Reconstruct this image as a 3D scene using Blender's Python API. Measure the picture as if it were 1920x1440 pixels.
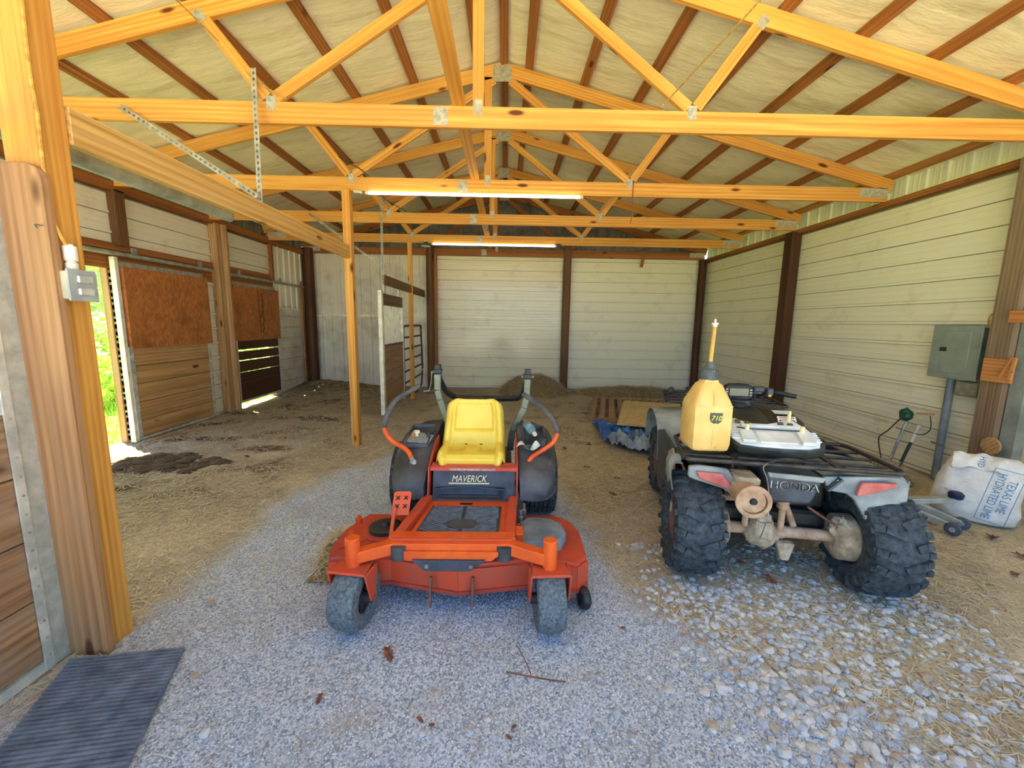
import bpy, bmesh, math, random
from mathutils import Vector, Matrix, noise as mnoise
for o in list(bpy.data.objects): bpy.data.objects.remove(o, do_unlink=True)
S = bpy.context.scene
COL = S.collection
R = math.radians
rnd = random.Random(7)

# ------------------------------------------------------------------ camera
cam_d = bpy.data.cameras.new('camera'); cam = bpy.data.objects.new('camera', cam_d); COL.objects.link(cam)
cam_d.sensor_fit = 'HORIZONTAL'; cam_d.sensor_width = 36.0; cam_d.lens = 771.34 / 1920 * 36.0
cam_d.clip_start = 0.02; cam_d.clip_end = 300
_r = Vector((0.999787, -0.013743, 0.015387)); _d = Vector((0.013202, -0.147002, -0.989048)); _f = Vector((0.015854, 0.989041, -0.146790))
cam.matrix_world = Matrix(((_r.x, -_d.x, -_f.x, 0), (_r.y, -_d.y, -_f.y, 0), (_r.z, -_d.z, -_f.z, 1.55), (0, 0, 0, 1)))
S.camera = cam

# ------------------------------------------------------------------ sky, sun, exposure
W = bpy.data.worlds.new('sky'); S.world = W; W.use_nodes = True
wn = W.node_tree.nodes; wl = W.node_tree.links; wn.clear()
wo = wn.new('ShaderNodeOutputWorld'); wb = wn.new('ShaderNodeBackground'); ws = wn.new('ShaderNodeTexSky')
ws.sky_type = 'HOSEK_WILKIE'; ws.turbidity = 2.0; ws.ground_albedo = 0.4
_sd = Vector((-0.65, 0.41, 2.12)).normalized()
ws.sun_direction = _sd
wl.new(ws.outputs[0], wb.inputs[0]); wb.inputs[1].default_value = 2.5; wl.new(wb.outputs[0], wo.inputs[0])
sun_d = bpy.data.lights.new('sun', 'SUN'); sun = bpy.data.objects.new('sun', sun_d); COL.objects.link(sun)
sun_d.energy = 8.0; sun_d.angle = R(0.6); sun_d.color = (1.0, 0.95, 0.85)
sun.rotation_euler = _sd.to_track_quat('Z', 'Y').to_euler(); sun.location = (-8, 5, 20)
S.view_settings.view_transform = 'Standard'; S.view_settings.look = 'None'
S.view_settings.gamma = 1.0; S.view_settings.use_curve_mapping = False
S.view_settings.exposure = 2.4
TUBE = 1.4

# ------------------------------------------------------------------ helpers
def L(r, g, b):
    c = []
    for v in (r, g, b):
        v /= 255.0
        c.append(v / 12.92 if v <= 0.04045 else ((v + 0.055) / 1.055) ** 2.4)
    return (c[0], c[1], c[2], 1.0)

class MB:
    """collects geometry for one mesh object"""
    def __init__(s): s.v = []; s.f = []; s.g = []; s.sm = []
    def add(s, vs, fs, g=None, smooth=False):
        o = len(s.v); off = (rnd.uniform(0, 50), rnd.uniform(0, 50), rnd.uniform(0, 50))
        s.v += [tuple(p) for p in vs]
        gg = g if g is not None else vs
        s.g += [(p[0] + off[0], p[1] + off[1], p[2] + off[2]) for p in gg]
        for f in fs:
            s.f.append(tuple(i + o for i in f)); s.sm.append(smooth)
        return s
    def bar(s, p0, p1, w, h, up=(0, 0, 1), w1=None, h1=None):
        p0 = Vector(p0); p1 = Vector(p1); d = p1 - p0; n = d.length; d.normalize()
        up = Vector(up)
        if abs(d.dot(up)) > 0.98: up = Vector((0, 1, 0)) if abs(d.y) < 0.9 else Vector((1, 0, 0))
        sd = d.cross(up).normalized(); u = sd.cross(d).normalized()
        w1 = w if w1 is None else w1; h1 = h if h1 is None else h1
        vs = []; g = []
        for p, ww, hh, t in ((p0, w, h, 0), (p1, w1, h1, n)):
            for a, b in ((-1, -1), (1, -1), (1, 1), (-1, 1)):
                vs.append(p + sd * (a * ww / 2) + u * (b * hh / 2)); g.append((t, a * ww / 2, b * hh / 2))
        return s.add(vs, [(0, 3, 2, 1), (4, 5, 6, 7), (0, 1, 5, 4), (1, 2, 6, 5), (2, 3, 7, 6), (3, 0, 4, 7)], g)
    def bb(s, x0, x1, y0, y1, z0, z1):
        sx, sy, sz = x1 - x0, y1 - y0, z1 - z0; c = Vector(((x0 + x1) / 2, (y0 + y1) / 2, (z0 + z1) / 2))
        m = max(abs(sx), abs(sy), abs(sz))
        if m == abs(sx): return s.bar(c - Vector((sx / 2, 0, 0)), c + Vector((sx / 2, 0, 0)), sy, sz)
        if m == abs(sy): return s.bar(c - Vector((0, sy / 2, 0)), c + Vector((0, sy / 2, 0)), sx, sz)
        return s.bar(c - Vector((0, 0, sz / 2)), c + Vector((0, 0, sz / 2)), sx, sy, up=(0, 1, 0))
    def tube(s, pts, r, n=8, caps=True, closed=False, smooth=True):
        P = [Vector(p) for p in pts]; m = len(P); rs = r if isinstance(r, (list, tuple)) else [r] * m
        T = []
        for i in range(m):
            a = P[i - 1] if (i > 0 or closed) else P[i]; b = P[(i + 1) % m] if (i < m - 1 or closed) else P[i]
            T.append((b - a).normalized())
        u = T[0].orthogonal().normalized(); vs = []; g = []; acc = 0
        for i in range(m):
            if i: acc += (P[i] - P[i - 1]).length
            u = (u - T[i] * u.dot(T[i])).normalized(); w = T[i].cross(u)
            for k in range(n):
                a = 2 * math.pi * k / n
                q = u * math.cos(a) * rs[i] + w * math.sin(a) * rs[i]
                vs.append(P[i] + q); g.append((acc, math.cos(a) * rs[i], math.sin(a) * rs[i]))
        fs = []
        for i in range(m if closed else m - 1):
            j = (i + 1) % m
            for k in range(n):
                fs.append((i * n + k, i * n + (k + 1) % n, j * n + (k + 1) % n, j * n + k))
        if caps and not closed:
            fs.append(tuple(reversed(range(n)))); fs.append(tuple(range((m - 1) * n, m * n)))
        return s.add(vs, fs, g, smooth)
    def lathe(s, prof, origin=(0, 0, 0), axis=(0, 0, 1), n=24, smooth=True, close=False):
        ax = Vector(axis).normalized(); u = ax.orthogonal().normalized(); w = ax.cross(u); o = Vector(origin)
        vs = []; m = len(prof)
        for r_, h in prof:
            for k in range(n):
                a = 2 * math.pi * k / n
                vs.append(o + ax * h + (u * math.cos(a) + w * math.sin(a)) * r_)
        fs = []
        for i in range(m if close else m - 1):
            j = (i + 1) % m
            for k in range(n):
                fs.append((i * n + k, i * n + (k + 1) % n, j * n + (k + 1) % n, j * n + k))
        if not close:
            if prof[0][0] > 1e-5: fs.append(tuple(reversed(range(n))))
            if prof[-1][0] > 1e-5: fs.append(tuple(range((m - 1) * n, m * n)))
        return s.add(vs, fs, None, smooth)
    def prism(s, poly, a0, a1, fr='xy', smooth=False):
        """poly in a plane, extruded along the third axis a0..a1. fr: 'xy' (z), 'xz' (y), 'yz' (x)"""
        def q(p, t):
            return {'xy': (p[0], p[1], t), 'xz': (p[0], t, p[1]), 'yz': (t, p[0], p[1])}[fr]
        n = len(poly)
        if callable(a0) or callable(a1):
            f0 = a0 if callable(a0) else (lambda p: a0); f1 = a1 if callable(a1) else (lambda p: a1)
        else: f0 = lambda p: a0; f1 = lambda p: a1
        vs = [q(p, f0(p)) for p in poly] + [q(p, f1(p)) for p in poly]
        fs = [tuple(range(n)), tuple(reversed(range(n, 2 * n)))] + [(i, i + n, (i + 1) % n + n, (i + 1) % n) for i in range(n)]
        return s.add(vs, fs, None, smooth)
    def grid(s, fn, nu, nv, smooth=True, wrapu=False):
        vs = [fn(i / (nu if wrapu else nu - 1), j / (nv - 1)) for j in range(nv) for i in range(nu)]
        fs = []
        for j in range(nv - 1):
            for i in range(nu if wrapu else nu - 1):
                k = (i + 1) % nu
                fs.append((j * nu + i, j * nu + k, (j + 1) * nu + k, (j + 1) * nu + i))
        return s.add(vs, fs, None, smooth)
    def loft(s, rings, smooth=True, caps=True):
        n = len(rings[0]); vs = [p for r_ in rings for p in r_]; fs = []
        for i in range(len(rings) - 1):
            for k in range(n):
                fs.append((i * n + k, i * n + (k + 1) % n, (i + 1) * n + (k + 1) % n, (i + 1) * n + k))
        if caps:
            fs.append(tuple(reversed(range(n)))); fs.append(tuple(range((len(rings) - 1) * n, len(rings) * n)))
        return s.add(vs, fs, None, smooth)
    def ball(s, c, r, nu=12, nv=8):
        c = Vector(c); rr = r if isinstance(r, (tuple, list)) else (r, r, r)
        return s.grid(lambda u, v: (c.x + rr[0] * math.cos(2 * math.pi * u) * math.sin(math.pi * (0.001 + v * .998)), c.y + rr[1] * math.sin(2 * math.pi * u) * math.sin(math.pi * (0.001 + v * .998)), c.z - rr[2] * math.cos(math.pi * v)), nu, nv, True, True)
    def xf(s, m):
        s.v = [tuple(m @ Vector(p)) for p in s.v]; return s
    def mesh(s, name, mat, bevel=0, seg=1, angle=35):
        me = bpy.data.meshes.new(name); me.from_pydata(s.v, [], s.f)
        a = me.attributes.new('g', 'FLOAT_VECTOR', 'POINT'); a.data.foreach_set('vector', [c for p in s.g for c in p])
        me.polygons.foreach_set('use_smooth', s.sm)
        bm = bmesh.new(); bm.from_mesh(me); bmesh.ops.recalc_face_normals(bm, faces=bm.faces)
        if bevel:
            es = [e for e in bm.edges if len(e.link_faces) == 2 and e.calc_face_angle(0) > R(30)]
            bmesh.ops.bevel(bm, geom=es, offset=bevel, segments=seg, affect='EDGES', profile=.5, clamp_overlap=True)
        bm.to_mesh(me); bm.free()
        if any(s.sm): me.set_sharp_from_angle(angle=R(angle))
        me.materials.append(mat); return me
    def build(s, name, mat, parent=None, world=False, bevel=0, seg=1, angle=35):
        if world and parent is not None:
            m = (Matrix.Translation(parent.location) @ parent.rotation_euler.to_matrix().to_4x4()).inverted()
            s.xf(m)
        o = bpy.data.objects.new(name, s.mesh(name, mat, bevel, seg, angle)); COL.objects.link(o)
        if parent is not None: o.parent = parent
        return o

def thing(name, label, cat, loc=(0, 0, 0), rotz=0, group=None):
    o = bpy.data.objects.new(name, None); COL.objects.link(o); o.location = loc; o.rotation_euler = (0, 0, rotz)
    o.empty_display_size = .1
    return tag(o, label, cat, group)
def tag(o, label, cat, group=None):
    o['label'] = label; o['category'] = cat
    if group: o['group'] = group
    return o
def struct(o): o['kind'] = 'structure'; return o
def sempty(name):
    o = bpy.data.objects.new(name, None); COL.objects.link(o); return struct(o)
def stuff(o): o['kind'] = 'stuff'; return o
def recentre(o):
    """moves a single-mesh thing's origin to the middle of its base"""
    vs = [v.co for v in o.data.vertices]
    c = Vector(((min(v.x for v in vs) + max(v.x for v in vs)) / 2, (min(v.y for v in vs) + max(v.y for v in vs)) / 2, min(v.z for v in vs)))
    o.data.transform(Matrix.Translation(-c)); o.location = o.location + c; return o
def text(body, size, mat, parent, o, right, up, name='lettering', ext=0.001, sx=1.0, shear=0, align='CENTER', world=True):
    cu = bpy.data.curves.new('t', 'FONT'); cu.body = body; cu.size = size; cu.extrude = ext; cu.align_x = align; cu.align_y = 'CENTER'; cu.shear = shear
    cu.resolution_u = 3
    t = bpy.data.objects.new('t', cu); COL.objects.link(t)
    me = bpy.data.meshes.new_from_object(t.evaluated_get(bpy.context.evaluated_depsgraph_get()))
    bpy.data.objects.remove(t, do_unlink=True)
    r_ = Vector(right).normalized(); u = Vector(up); u = (u - r_ * u.dot(r_)).normalized(); n = r_.cross(u)
    m = Matrix(((r_.x * sx, u.x, n.x, o[0]), (r_.y * sx, u.y, n.y, o[1]), (r_.z * sx, u.z, n.z, o[2]), (0, 0, 0, 1)))
    if world and parent is not None:
        m = (Matrix.Translation(parent.location) @ parent.rotation_euler.to_matrix().to_4x4()).inverted() @ m
    me.transform(m); me.materials.clear(); me.materials.append(mat); me.name = name
    ob = bpy.data.objects.new(name, me); COL.objects.link(ob); ob.parent = parent
    return ob
def smooth_pts(pts, k=4):
    """Catmull-Rom through the points"""
    P = [Vector(p) for p in pts]; out = []
    for i in range(len(P) - 1):
        a = P[i - 1] if i else P[i]; b = P[i]; c = P[i + 1]; d = P[i + 2] if i + 2 < len(P) else P[i + 1]
        for j in range(k):
            t = j / k
            out.append(0.5 * ((2 * b) + (c - a) * t + (2 * a - 5 * b + 4 * c - d) * t * t + (3 * b - a - 3 * c + d) * t ** 3))
    out.append(P[-1]); return out
def N3(x, y, z=0.0): return mnoise.noise(Vector((x, y, z)))

# ------------------------------------------------------------------ materials
def newmat(name):
    m = bpy.data.materials.new(name); m.use_nodes = True; nt = m.node_tree
    return m, nt, nt.nodes['Principled BSDF']
def ramp(nt, src, stops):
    r_ = nt.nodes.new('ShaderNodeValToRGB'); nt.links.new(src, r_.inputs[0]); e = r_.color_ramp.elements
    while len(e) < len(stops): e.new(0.5)
    for k, (p, c) in enumerate(stops): e[k].position = p; e[k].color = c
    return r_.outputs[0]
def coord(nt, kind, scale=(1, 1, 1)):
    if kind == 'g':
        a = nt.nodes.new('ShaderNodeAttribute'); a.attribute_name = 'g'; src = a.outputs['Vector']
    else:
        t = nt.nodes.new('ShaderNodeTexCoord'); src = t.outputs[kind]
    mp = nt.nodes.new('ShaderNodeMapping'); mp.inputs['Scale'].default_value = scale; nt.links.new(src, mp.inputs[0]); return mp.outputs[0]
def noise(nt, vec, scale, detail=4, rough=.55, dist=0):
    n = nt.nodes.new('ShaderNodeTexNoise'); nt.links.new(vec, n.inputs['Vector']); n.inputs['Scale'].default_value = scale
    n.inputs['Detail'].default_value = detail; n.inputs['Roughness'].default_value = rough; n.inputs['Distortion'].default_value = dist
    return n.outputs['Fac']
def mix(nt, a, b, fac, mode='MIX'):
    m = nt.nodes.new('ShaderNodeMix'); m.data_type = 'RGBA'; m.blend_type = mode
    for v, i in ((fac, 0), (a, 6), (b, 7)):
        if hasattr(v, 'links'): nt.links.new(v, m.inputs[i])
        else: m.inputs[i].default_value = v
    return m.outputs[2]
def bump(nt, h, bs, strength=.3, dist=.01):
    b = nt.nodes.new('ShaderNodeBump'); b.inputs['Strength'].default_value = strength; b.inputs['Distance'].default_value = dist
    nt.links.new(h, b.inputs['Height']); nt.links.new(b.outputs[0], bs.inputs['Normal'])
def mat(name, c1, c2=None, scale=6, rough=.6, metal=0, bmp=0, bscale=None, kind='Object', stretch=(1, 1, 1), lo=.35, hi=.65, spec=.5, detail=4, bdist=.01):
    m, nt, bs = newmat(name); bs.inputs['Roughness'].default_value = rough; bs.inputs['Metallic'].default_value = metal
    bs.inputs['Specular IOR Level'].default_value = spec
    if c2 is None: bs.inputs['Base Color'].default_value = c1
    v = coord(nt, kind, stretch)
    if c2 is not None:
        nt.links.new(ramp(nt, noise(nt, v, scale, detail), [(lo, c1), (hi, c2)]), bs.inputs['Base Color'])
    if bmp: bump(nt, noise(nt, v, bscale or scale * 4, 5), bs, bmp, bdist)
    return m
def wood(name, light, dark, knot=None, grain=26, rough=.6, weather=None, wlo=.5, whi=.75, bmp=.25):
    m, nt, bs = newmat(name); bs.inputs['Roughness'].default_value = rough; bs.inputs['Specular IOR Level'].default_value = .3
    v = coord(nt, 'g', (.9, 1, 1))
    fine = noise(nt, coord(nt, 'g', (1.2, 60, 60)), 1.0, 5, .6)
    # growth rings: stretched, distorted bands
    wv = nt.nodes.new('ShaderNodeTexWave'); wv.wave_type = 'RINGS'; wv.rings_direction = 'X'
    nt.links.new(coord(nt, 'g', (.12, 1, 1)), wv.inputs['Vector']); wv.inputs['Scale'].default_value = grain * .4; wv.inputs['Distortion'].default_value = 3
    wv.inputs['Detail'].default_value = 2; wv.inputs['Detail Scale'].default_value = .6
    mx = nt.nodes.new('ShaderNodeMath'); mx.operation = 'MULTIPLY_ADD'; nt.links.new(wv.outputs['Fac'], mx.inputs[0]); mx.inputs[1].default_value = .26
    nt.links.new(fine, mx.inputs[2])
    col = ramp(nt, mx.outputs[0], [(.38, light), (.86, dark)])
    big = noise(nt, coord(nt, 'g', (.5, 2, 2)), 1.3, 3)
    col = mix(nt, col, mix(nt, col, dark, .75), ramp(nt, big, [(.48, (0, 0, 0, 1)), (.75, (.8, .8, .8, 1))]))
    if knot:
        vo = nt.nodes.new('ShaderNodeTexVoronoi'); nt.links.new(coord(nt, 'g', (1.6, 5, 5)), vo.inputs['Vector']); vo.inputs['Scale'].default_value = 1.0
        col = mix(nt, col, knot, ramp(nt, vo.outputs['Distance'], [(.07, (1, 1, 1, 1)), (.13, (0, 0, 0, 1))]))
    if weather:
        col = mix(nt, col, weather, ramp(nt, noise(nt, coord(nt, 'g', (.8, 6, 6)), 2.0, 5), [(wlo, (0, 0, 0, 1)), (whi, (.85, .85, .85, 1))]))
    nt.links.new(col, bs.inputs['Base Color']); bump(nt, mx.outputs[0], bs, bmp, .002)
    return m
K = {}
K['gold'] = wood('golden_lumber', L(222, 168, 82), L(190, 124, 48), L(92, 44, 14))
K['brown'] = wood('aged_lumber', L(176, 112, 56), L(132, 78, 34), L(70, 36, 14))
K['beam'] = wood('pale_beam', L(216, 176, 104), L(178, 130, 62), L(110, 70, 30), weather=L(196, 160, 100))
K['grey'] = wood('weathered_planks', L(176, 138, 100), L(128, 92, 62), L(78, 48, 30), weather=L(158, 140, 118))
K['plank'] = wood('door_planks', L(208, 168, 114), L(162, 120, 74), L(84, 50, 26), weather=L(150, 114, 74))
K['post'] = wood('old_post', L(134, 92, 54), L(84, 54, 30), L(48, 28, 16), weather=L(104, 78, 54))
K['dark'] = wood('dark_post', L(100, 62, 36), L(58, 34, 20), weather=L(78, 48, 28))
K['tan'] = wood('tan_board', L(186, 142, 98), L(150, 108, 68), L(96, 58, 34), weather=L(160, 128, 98))
K['greypost'] = wood('grey_post', L(160, 134, 106), L(112, 88, 66), L(70, 50, 36), weather=L(132, 114, 92))
K['block'] = wood('orange_block', L(206, 142, 84), L(176, 108, 56))
def osb(name, a, b, c):
    m, nt, bs = newmat(name); bs.inputs['Roughness'].default_value = .75
    vo = nt.nodes.new('ShaderNodeTexVoronoi'); nt.links.new(coord(nt, 'g', (26, 26, 14)), vo.inputs['Vector']); vo.inputs['Scale'].default_value = 1.4
    big = noise(nt, coord(nt, 'g'), 3.2, 5)
    bw = nt.nodes.new('ShaderNodeRGBToBW'); nt.links.new(vo.outputs['Color'], bw.inputs[0])
    col = ramp(nt, bw.outputs[0], [(.2, a), (.8, b)])
    col = mix(nt, col, c, ramp(nt, big, [(.5, (0, 0, 0, 1)), (.78, (.8, .8, .8, 1))]))
    nt.links.new(col, bs.inputs['Base Color']); bump(nt, bw.outputs[0], bs, .2, .002); return m
K['osb'] = osb('strand_board', L(190, 122, 60), L(164, 98, 44), L(124, 70, 30))
K['osb_pale'] = osb('pale_board', L(222, 196, 144), L(196, 168, 116), L(170, 140, 92))
def siding(name, base, dirt, rough, lo=.55, hi=.8, sc=2.2):
    m, nt, bs = newmat(name); bs.inputs['Roughness'].default_value = rough; bs.inputs['Specular IOR Level'].default_value = .5
    n = noise(nt, coord(nt, 'Object', (1, 1, 1)), sc, 8, .7)
    sp = noise(nt, coord(nt, 'Object', (1, 1, 1)), 45, 3, .7)
    col = mix(nt, base, dirt, ramp(nt, n, [(lo, (0, 0, 0, 1)), (hi, (.55, .55, .55, 1))]))
    col = mix(nt, col, dirt, ramp(nt, sp, [(.68, (0, 0, 0, 1)), (.78, (.5, .5, .5, 1))]))
    # brown on rib ledges and undersides alike: rib shade painted in, plus dust
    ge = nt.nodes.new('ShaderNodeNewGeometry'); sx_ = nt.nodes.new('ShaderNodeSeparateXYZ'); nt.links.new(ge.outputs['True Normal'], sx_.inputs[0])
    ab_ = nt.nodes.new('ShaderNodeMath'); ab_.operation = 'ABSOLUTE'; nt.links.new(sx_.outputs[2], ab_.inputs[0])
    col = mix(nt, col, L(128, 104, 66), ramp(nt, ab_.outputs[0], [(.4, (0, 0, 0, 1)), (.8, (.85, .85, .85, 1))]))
    nt.links.new(col, bs.inputs['Base Color']); return m
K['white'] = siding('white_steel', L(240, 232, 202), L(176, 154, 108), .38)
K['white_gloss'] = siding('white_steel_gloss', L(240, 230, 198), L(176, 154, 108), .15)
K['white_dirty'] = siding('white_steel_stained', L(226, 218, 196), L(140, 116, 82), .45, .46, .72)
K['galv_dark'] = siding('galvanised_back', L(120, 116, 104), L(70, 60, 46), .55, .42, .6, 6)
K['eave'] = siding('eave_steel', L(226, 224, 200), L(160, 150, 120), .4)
K['galv'] = mat('galvanised', L(182, 182, 170), L(146, 146, 132), 14, .42, .35, .1)
K['plate'] = mat('gusset_steel', L(196, 190, 170), L(160, 154, 134), 30, .5, .5)
K['pipe'] = mat('track_pipe', L(176, 182, 164), L(136, 140, 122), 9, .45, .15, .15)
K['channel'] = mat('edge_channel', L(224, 224, 212), L(180, 184, 176), 12, .4, .35)
K['whitepaint'] = mat('white_paint', L(240, 236, 222), L(206, 194, 166), 7, .5)
K['black'] = mat('black_metal', L(26, 27, 30), L(44, 46, 50), 8, .5)
K['rust'] = mat('rusty_red_tube', L(110, 52, 34), L(76, 36, 26), 14, .7)
# ================================================================== the setting
XR, ZR = -0.08, 4.46            # ridge of the truss top chords
XL, XW, YB, YF = -4.67, 4.62, 9.86, 0.15
def roof_z(x): return ZR - .25 * abs(x - XR)
PITCH = .2286
def rib_profile(c0, c1, depth=.026, flip=False):
    pts = [(c0, 0)]; k = math.floor(c0 / PITCH) - 1
    while k * PITCH < c1:
        b = k * PITCH
        for t, d in ((0, 0), (.005, depth), (.033, depth), (.038, 0), (.092, 0), (.102, .003), (.110, .003), (.120, 0), (.156, 0), (.166, .003), (.174, .003), (.184, 0)):
            if c0 + .001 < b + t < c1 - .001: pts.append((b + t, d))
        k += 1
    pts.append((c1, 0)); return pts
def siding_panel(parent, mt, plane, at, sign, a0, a1, c0, c1, orient='h', name='siding_panel', depth=.026):
    """one ribbed sheet. plane 'x': sheet at x=at, runs along y; plane 'y': sheet at y=at, runs along x. sign: side the ribs point to"""
    m = MB(); n = 2
    if orient == 'h': pr = [(d, c) for c, d in rib_profile(c0, c1, depth)]; run = (a0, a1)
    else: pr = [(d, c) for c, d in rib_profile(a0, a1, depth)]; run = (c0, c1)
    vs = []
    for d, c in pr:
        for t in run:
            al, zz = (t, c) if orient == 'h' else (c, t)
            vs.append((at + sign * d, al, zz) if plane == 'x' else (al, at + sign * d, zz))
    fs = [(2 * i, 2 * i + 1, 2 * i + 3, 2 * i + 2) for i in range(len(pr) - 1)]
    m.add(vs, fs); return m.build(name, mt, parent)
def rows(z0, z1, h=.9144):
    k = math.floor(z0 / h); out = []
    while k * h < z1 - .01:
        a, b = max(z0, k * h), min(z1, (k + 1) * h)
        if b - a > .02: out.append((a, b))
        k += 1
    return out

# --- right wall
wr = sempty('wall_right')
for ya, yb in ((3.62, 6.71), (6.71, YB)):
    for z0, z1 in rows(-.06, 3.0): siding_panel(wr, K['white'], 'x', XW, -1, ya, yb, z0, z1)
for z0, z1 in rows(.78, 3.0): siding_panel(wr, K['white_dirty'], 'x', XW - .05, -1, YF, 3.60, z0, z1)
MB().bb(XW - .075, XW - .05, YF, 3.50, -.03, .78).build('plywood_sheet', mat('cream_plywood', L(226, 206, 158), L(206, 184, 134), 5, .6), wr)
MB().bb(XW - .10, XW - .05, YF, 3.50, .78, .84).build('rail', K['galv'], wr)
MB().bb(XW - .17, XW - .05, 3.42, 3.53, -.03, 3.0).build('jamb_strip', mat('grey_jamb', L(150, 154, 146), L(120, 124, 114), 6, .5), wr)
MB().bb(XW - .09, XW, YF, YB, 3.0, 3.06).build('sill_plate', K['brown'], wr)
yy = YF
while yy < YB:
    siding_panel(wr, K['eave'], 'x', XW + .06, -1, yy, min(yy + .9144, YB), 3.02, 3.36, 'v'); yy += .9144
# --- left wall
wl_ = sempty('wall_left')
OP1 = (3.78, 5.02, 2.14); OP2 = (7.10, 8.36, 2.10)
def left_panel(ya, yb, z0, z1, m=None, o='h'):
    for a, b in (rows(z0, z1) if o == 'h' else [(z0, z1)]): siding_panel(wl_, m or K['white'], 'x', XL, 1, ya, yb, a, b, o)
for ya, yb in ((YF, 3.78), (5.02, 7.10)): left_panel(ya, yb, -.06, 2.30)
left_panel(8.36, 9.86, -.06, 1.84, K['white_dirty'])
for a in (8.46, 9.20): left_panel(a, min(a + .74, 9.86), 1.80, 3.0, None, 'v')
for ya, yb in ((YF, 5.0), (5.0, 6.85), (6.85, 8.46)): left_panel(ya, yb, 2.30, 3.0)
MB().bb(XL, XL + .1, YF, YB, 3.0, 3.10).build('sill_plate', K['brown'], wl_)
for ya, yb in ((3.70, 6.80), (7.0, 8.50)): MB().bb(XL - .02, XL + .012, ya, yb, 2.11, 2.35).build('header_board', K['brown'], wl_)
for ya, yb in ((3.70, 6.80), (7.0, 8.30)): MB().bb(XL + .0, XL + .045, ya, yb, 2.33, 2.41).build('header_board', K['brown'], wl_)
yy = YF
while yy < YB:
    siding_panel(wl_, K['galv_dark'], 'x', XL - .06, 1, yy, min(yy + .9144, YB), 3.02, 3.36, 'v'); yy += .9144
# door jambs of the two openings in the left wall
MB().bb(XL - .075, XL + .0, 5.0, 5.05, 0, 2.13).build('door_jamb', K['tan'], wl_)
MB().bb(XL - .14, XL + .0, 3.74, 3.78, 0, 2.13).build('door_jamb', K['tan'], wl_)
for yv in (7.07, 8.36): MB().bb(XL - .1, XL, yv, yv + .03, 0, 2.12).build('door_jamb', K['tan'], wl_)
# --- back wall
wb_ = sempty('wall_back')
xx = -4.67
while xx < -1.9:
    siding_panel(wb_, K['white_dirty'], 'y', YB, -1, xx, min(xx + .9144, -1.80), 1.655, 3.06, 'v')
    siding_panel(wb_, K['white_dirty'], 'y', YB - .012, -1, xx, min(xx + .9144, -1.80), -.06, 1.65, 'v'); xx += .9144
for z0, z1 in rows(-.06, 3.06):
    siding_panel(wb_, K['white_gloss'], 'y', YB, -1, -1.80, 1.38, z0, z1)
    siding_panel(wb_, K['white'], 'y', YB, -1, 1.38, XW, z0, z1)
MB().bb(-4.67, -1.8, YB - .035, YB - .012, 1.635, 1.665).build('seam_strip', K['whitepaint'], wb_)
xx = -4.67
while xx < XW:
    x1 = min(xx + .9144, XW)
    m = MB(); pr = rib_profile(xx, x1); vs = []
    for c, d in pr:
        vs += [(c, YB + .03 - d, 3.03), (c, YB + .03 - d, roof_z(c) + .05)]
    m.add(vs, [(2 * i, 2 * i + 1, 2 * i + 3, 2 * i + 2) for i in range(len(pr) - 1)])
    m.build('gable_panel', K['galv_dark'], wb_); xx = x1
# --- roof: insulation blanket over purlins
PUR_L = [-.36, -1.08, -1.74, -2.40, -3.03, -3.66, -4.28]; PUR_R = [.22, .85, 1.47, 2.09, 2.71, 3.29, 3.92, 4.53]
ceil = sempty('ceiling')
mi, nt, bs = newmat('insulation_facing'); bs.inputs['Roughness'].default_value = .7
_c = ramp(nt, noise(nt, coord(nt, 'Object', (.5, 2.2, 1)), 2.2, 7, .65), [(.3, L(214, 200, 162)), (.5, L(232, 220, 186)), (.75, L(192, 174, 132))])
_s = noise(nt, coord(nt, 'Object'), 70, 2, .8)
nt.links.new(mix(nt, _c, L(150, 130, 90), ramp(nt, _s, [(.66, (0, 0, 0, 1)), (.8, (.6, .6, .6, 1))])), bs.inputs['Base Color'])
bump(nt, noise(nt, coord(nt, 'Object', (.6, 3, 1)), 5, 6, .6), bs, .35, .03)
def blanket(x0, x1, y0, y1, nx, ny):
    P = sorted(PUR_L + PUR_R + [XR])
    def fn(u, v):
        x = x0 + (x1 - x0) * u; y = y0 + (y1 - y0) * v
        lo = max([p for p in P if p <= x], default=x); hi = min([p for p in P if p >= x], default=x)
        t = 0 if hi - lo < .01 else (x - lo) / (hi - lo)
        sag = -.022 * math.sin(math.pi * t) if 0 < t < 1 else 0
        wr_ = .008 * N3(x * 1.2, y * 5 + x * .6, 3) * (4 * t * (1 - t))
        e = min(abs(((y - .6) / 1.22) % 1), 1 - abs(((y - .6) / 1.22) % 1)) * 1.22
        return (x, y, roof_z(x) + .043 + sag + wr_ - .010 * math.exp(-(e / .02) ** 2) * (4 * t * (1 - t)))
    return MB().grid(fn, nx, ny)
for x0, x1 in ((-4.85, XR), (XR, 4.85)):
    blanket(x0, x1, YF - .1, YB + .06, 92, 260).build('insulation_blanket', mi, ceil)
for x in PUR_L + PUR_R:
    dx = .0445 / 1.03; s_ = .25 if x < XR else -.25
    m = MB(); z = roof_z(x)
    vs = []
    for y in (YF - .1, YB):
        for a, b in ((-1, 0), (1, 0), (1, 1), (-1, 1)): vs.append((x + a * dx, y, z + a * dx * s_ + .002 + b * .038))
    g = [(v[1], v[0], v[2]) for v in vs]
    m.add(vs, [(0, 3, 2, 1), (4, 5, 6, 7), (0, 1, 5, 4), (1, 2, 6, 5), (2, 3, 7, 6), (3, 0, 4, 7)], g)
    m.build('purlin', K['brown'], ceil)
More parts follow.
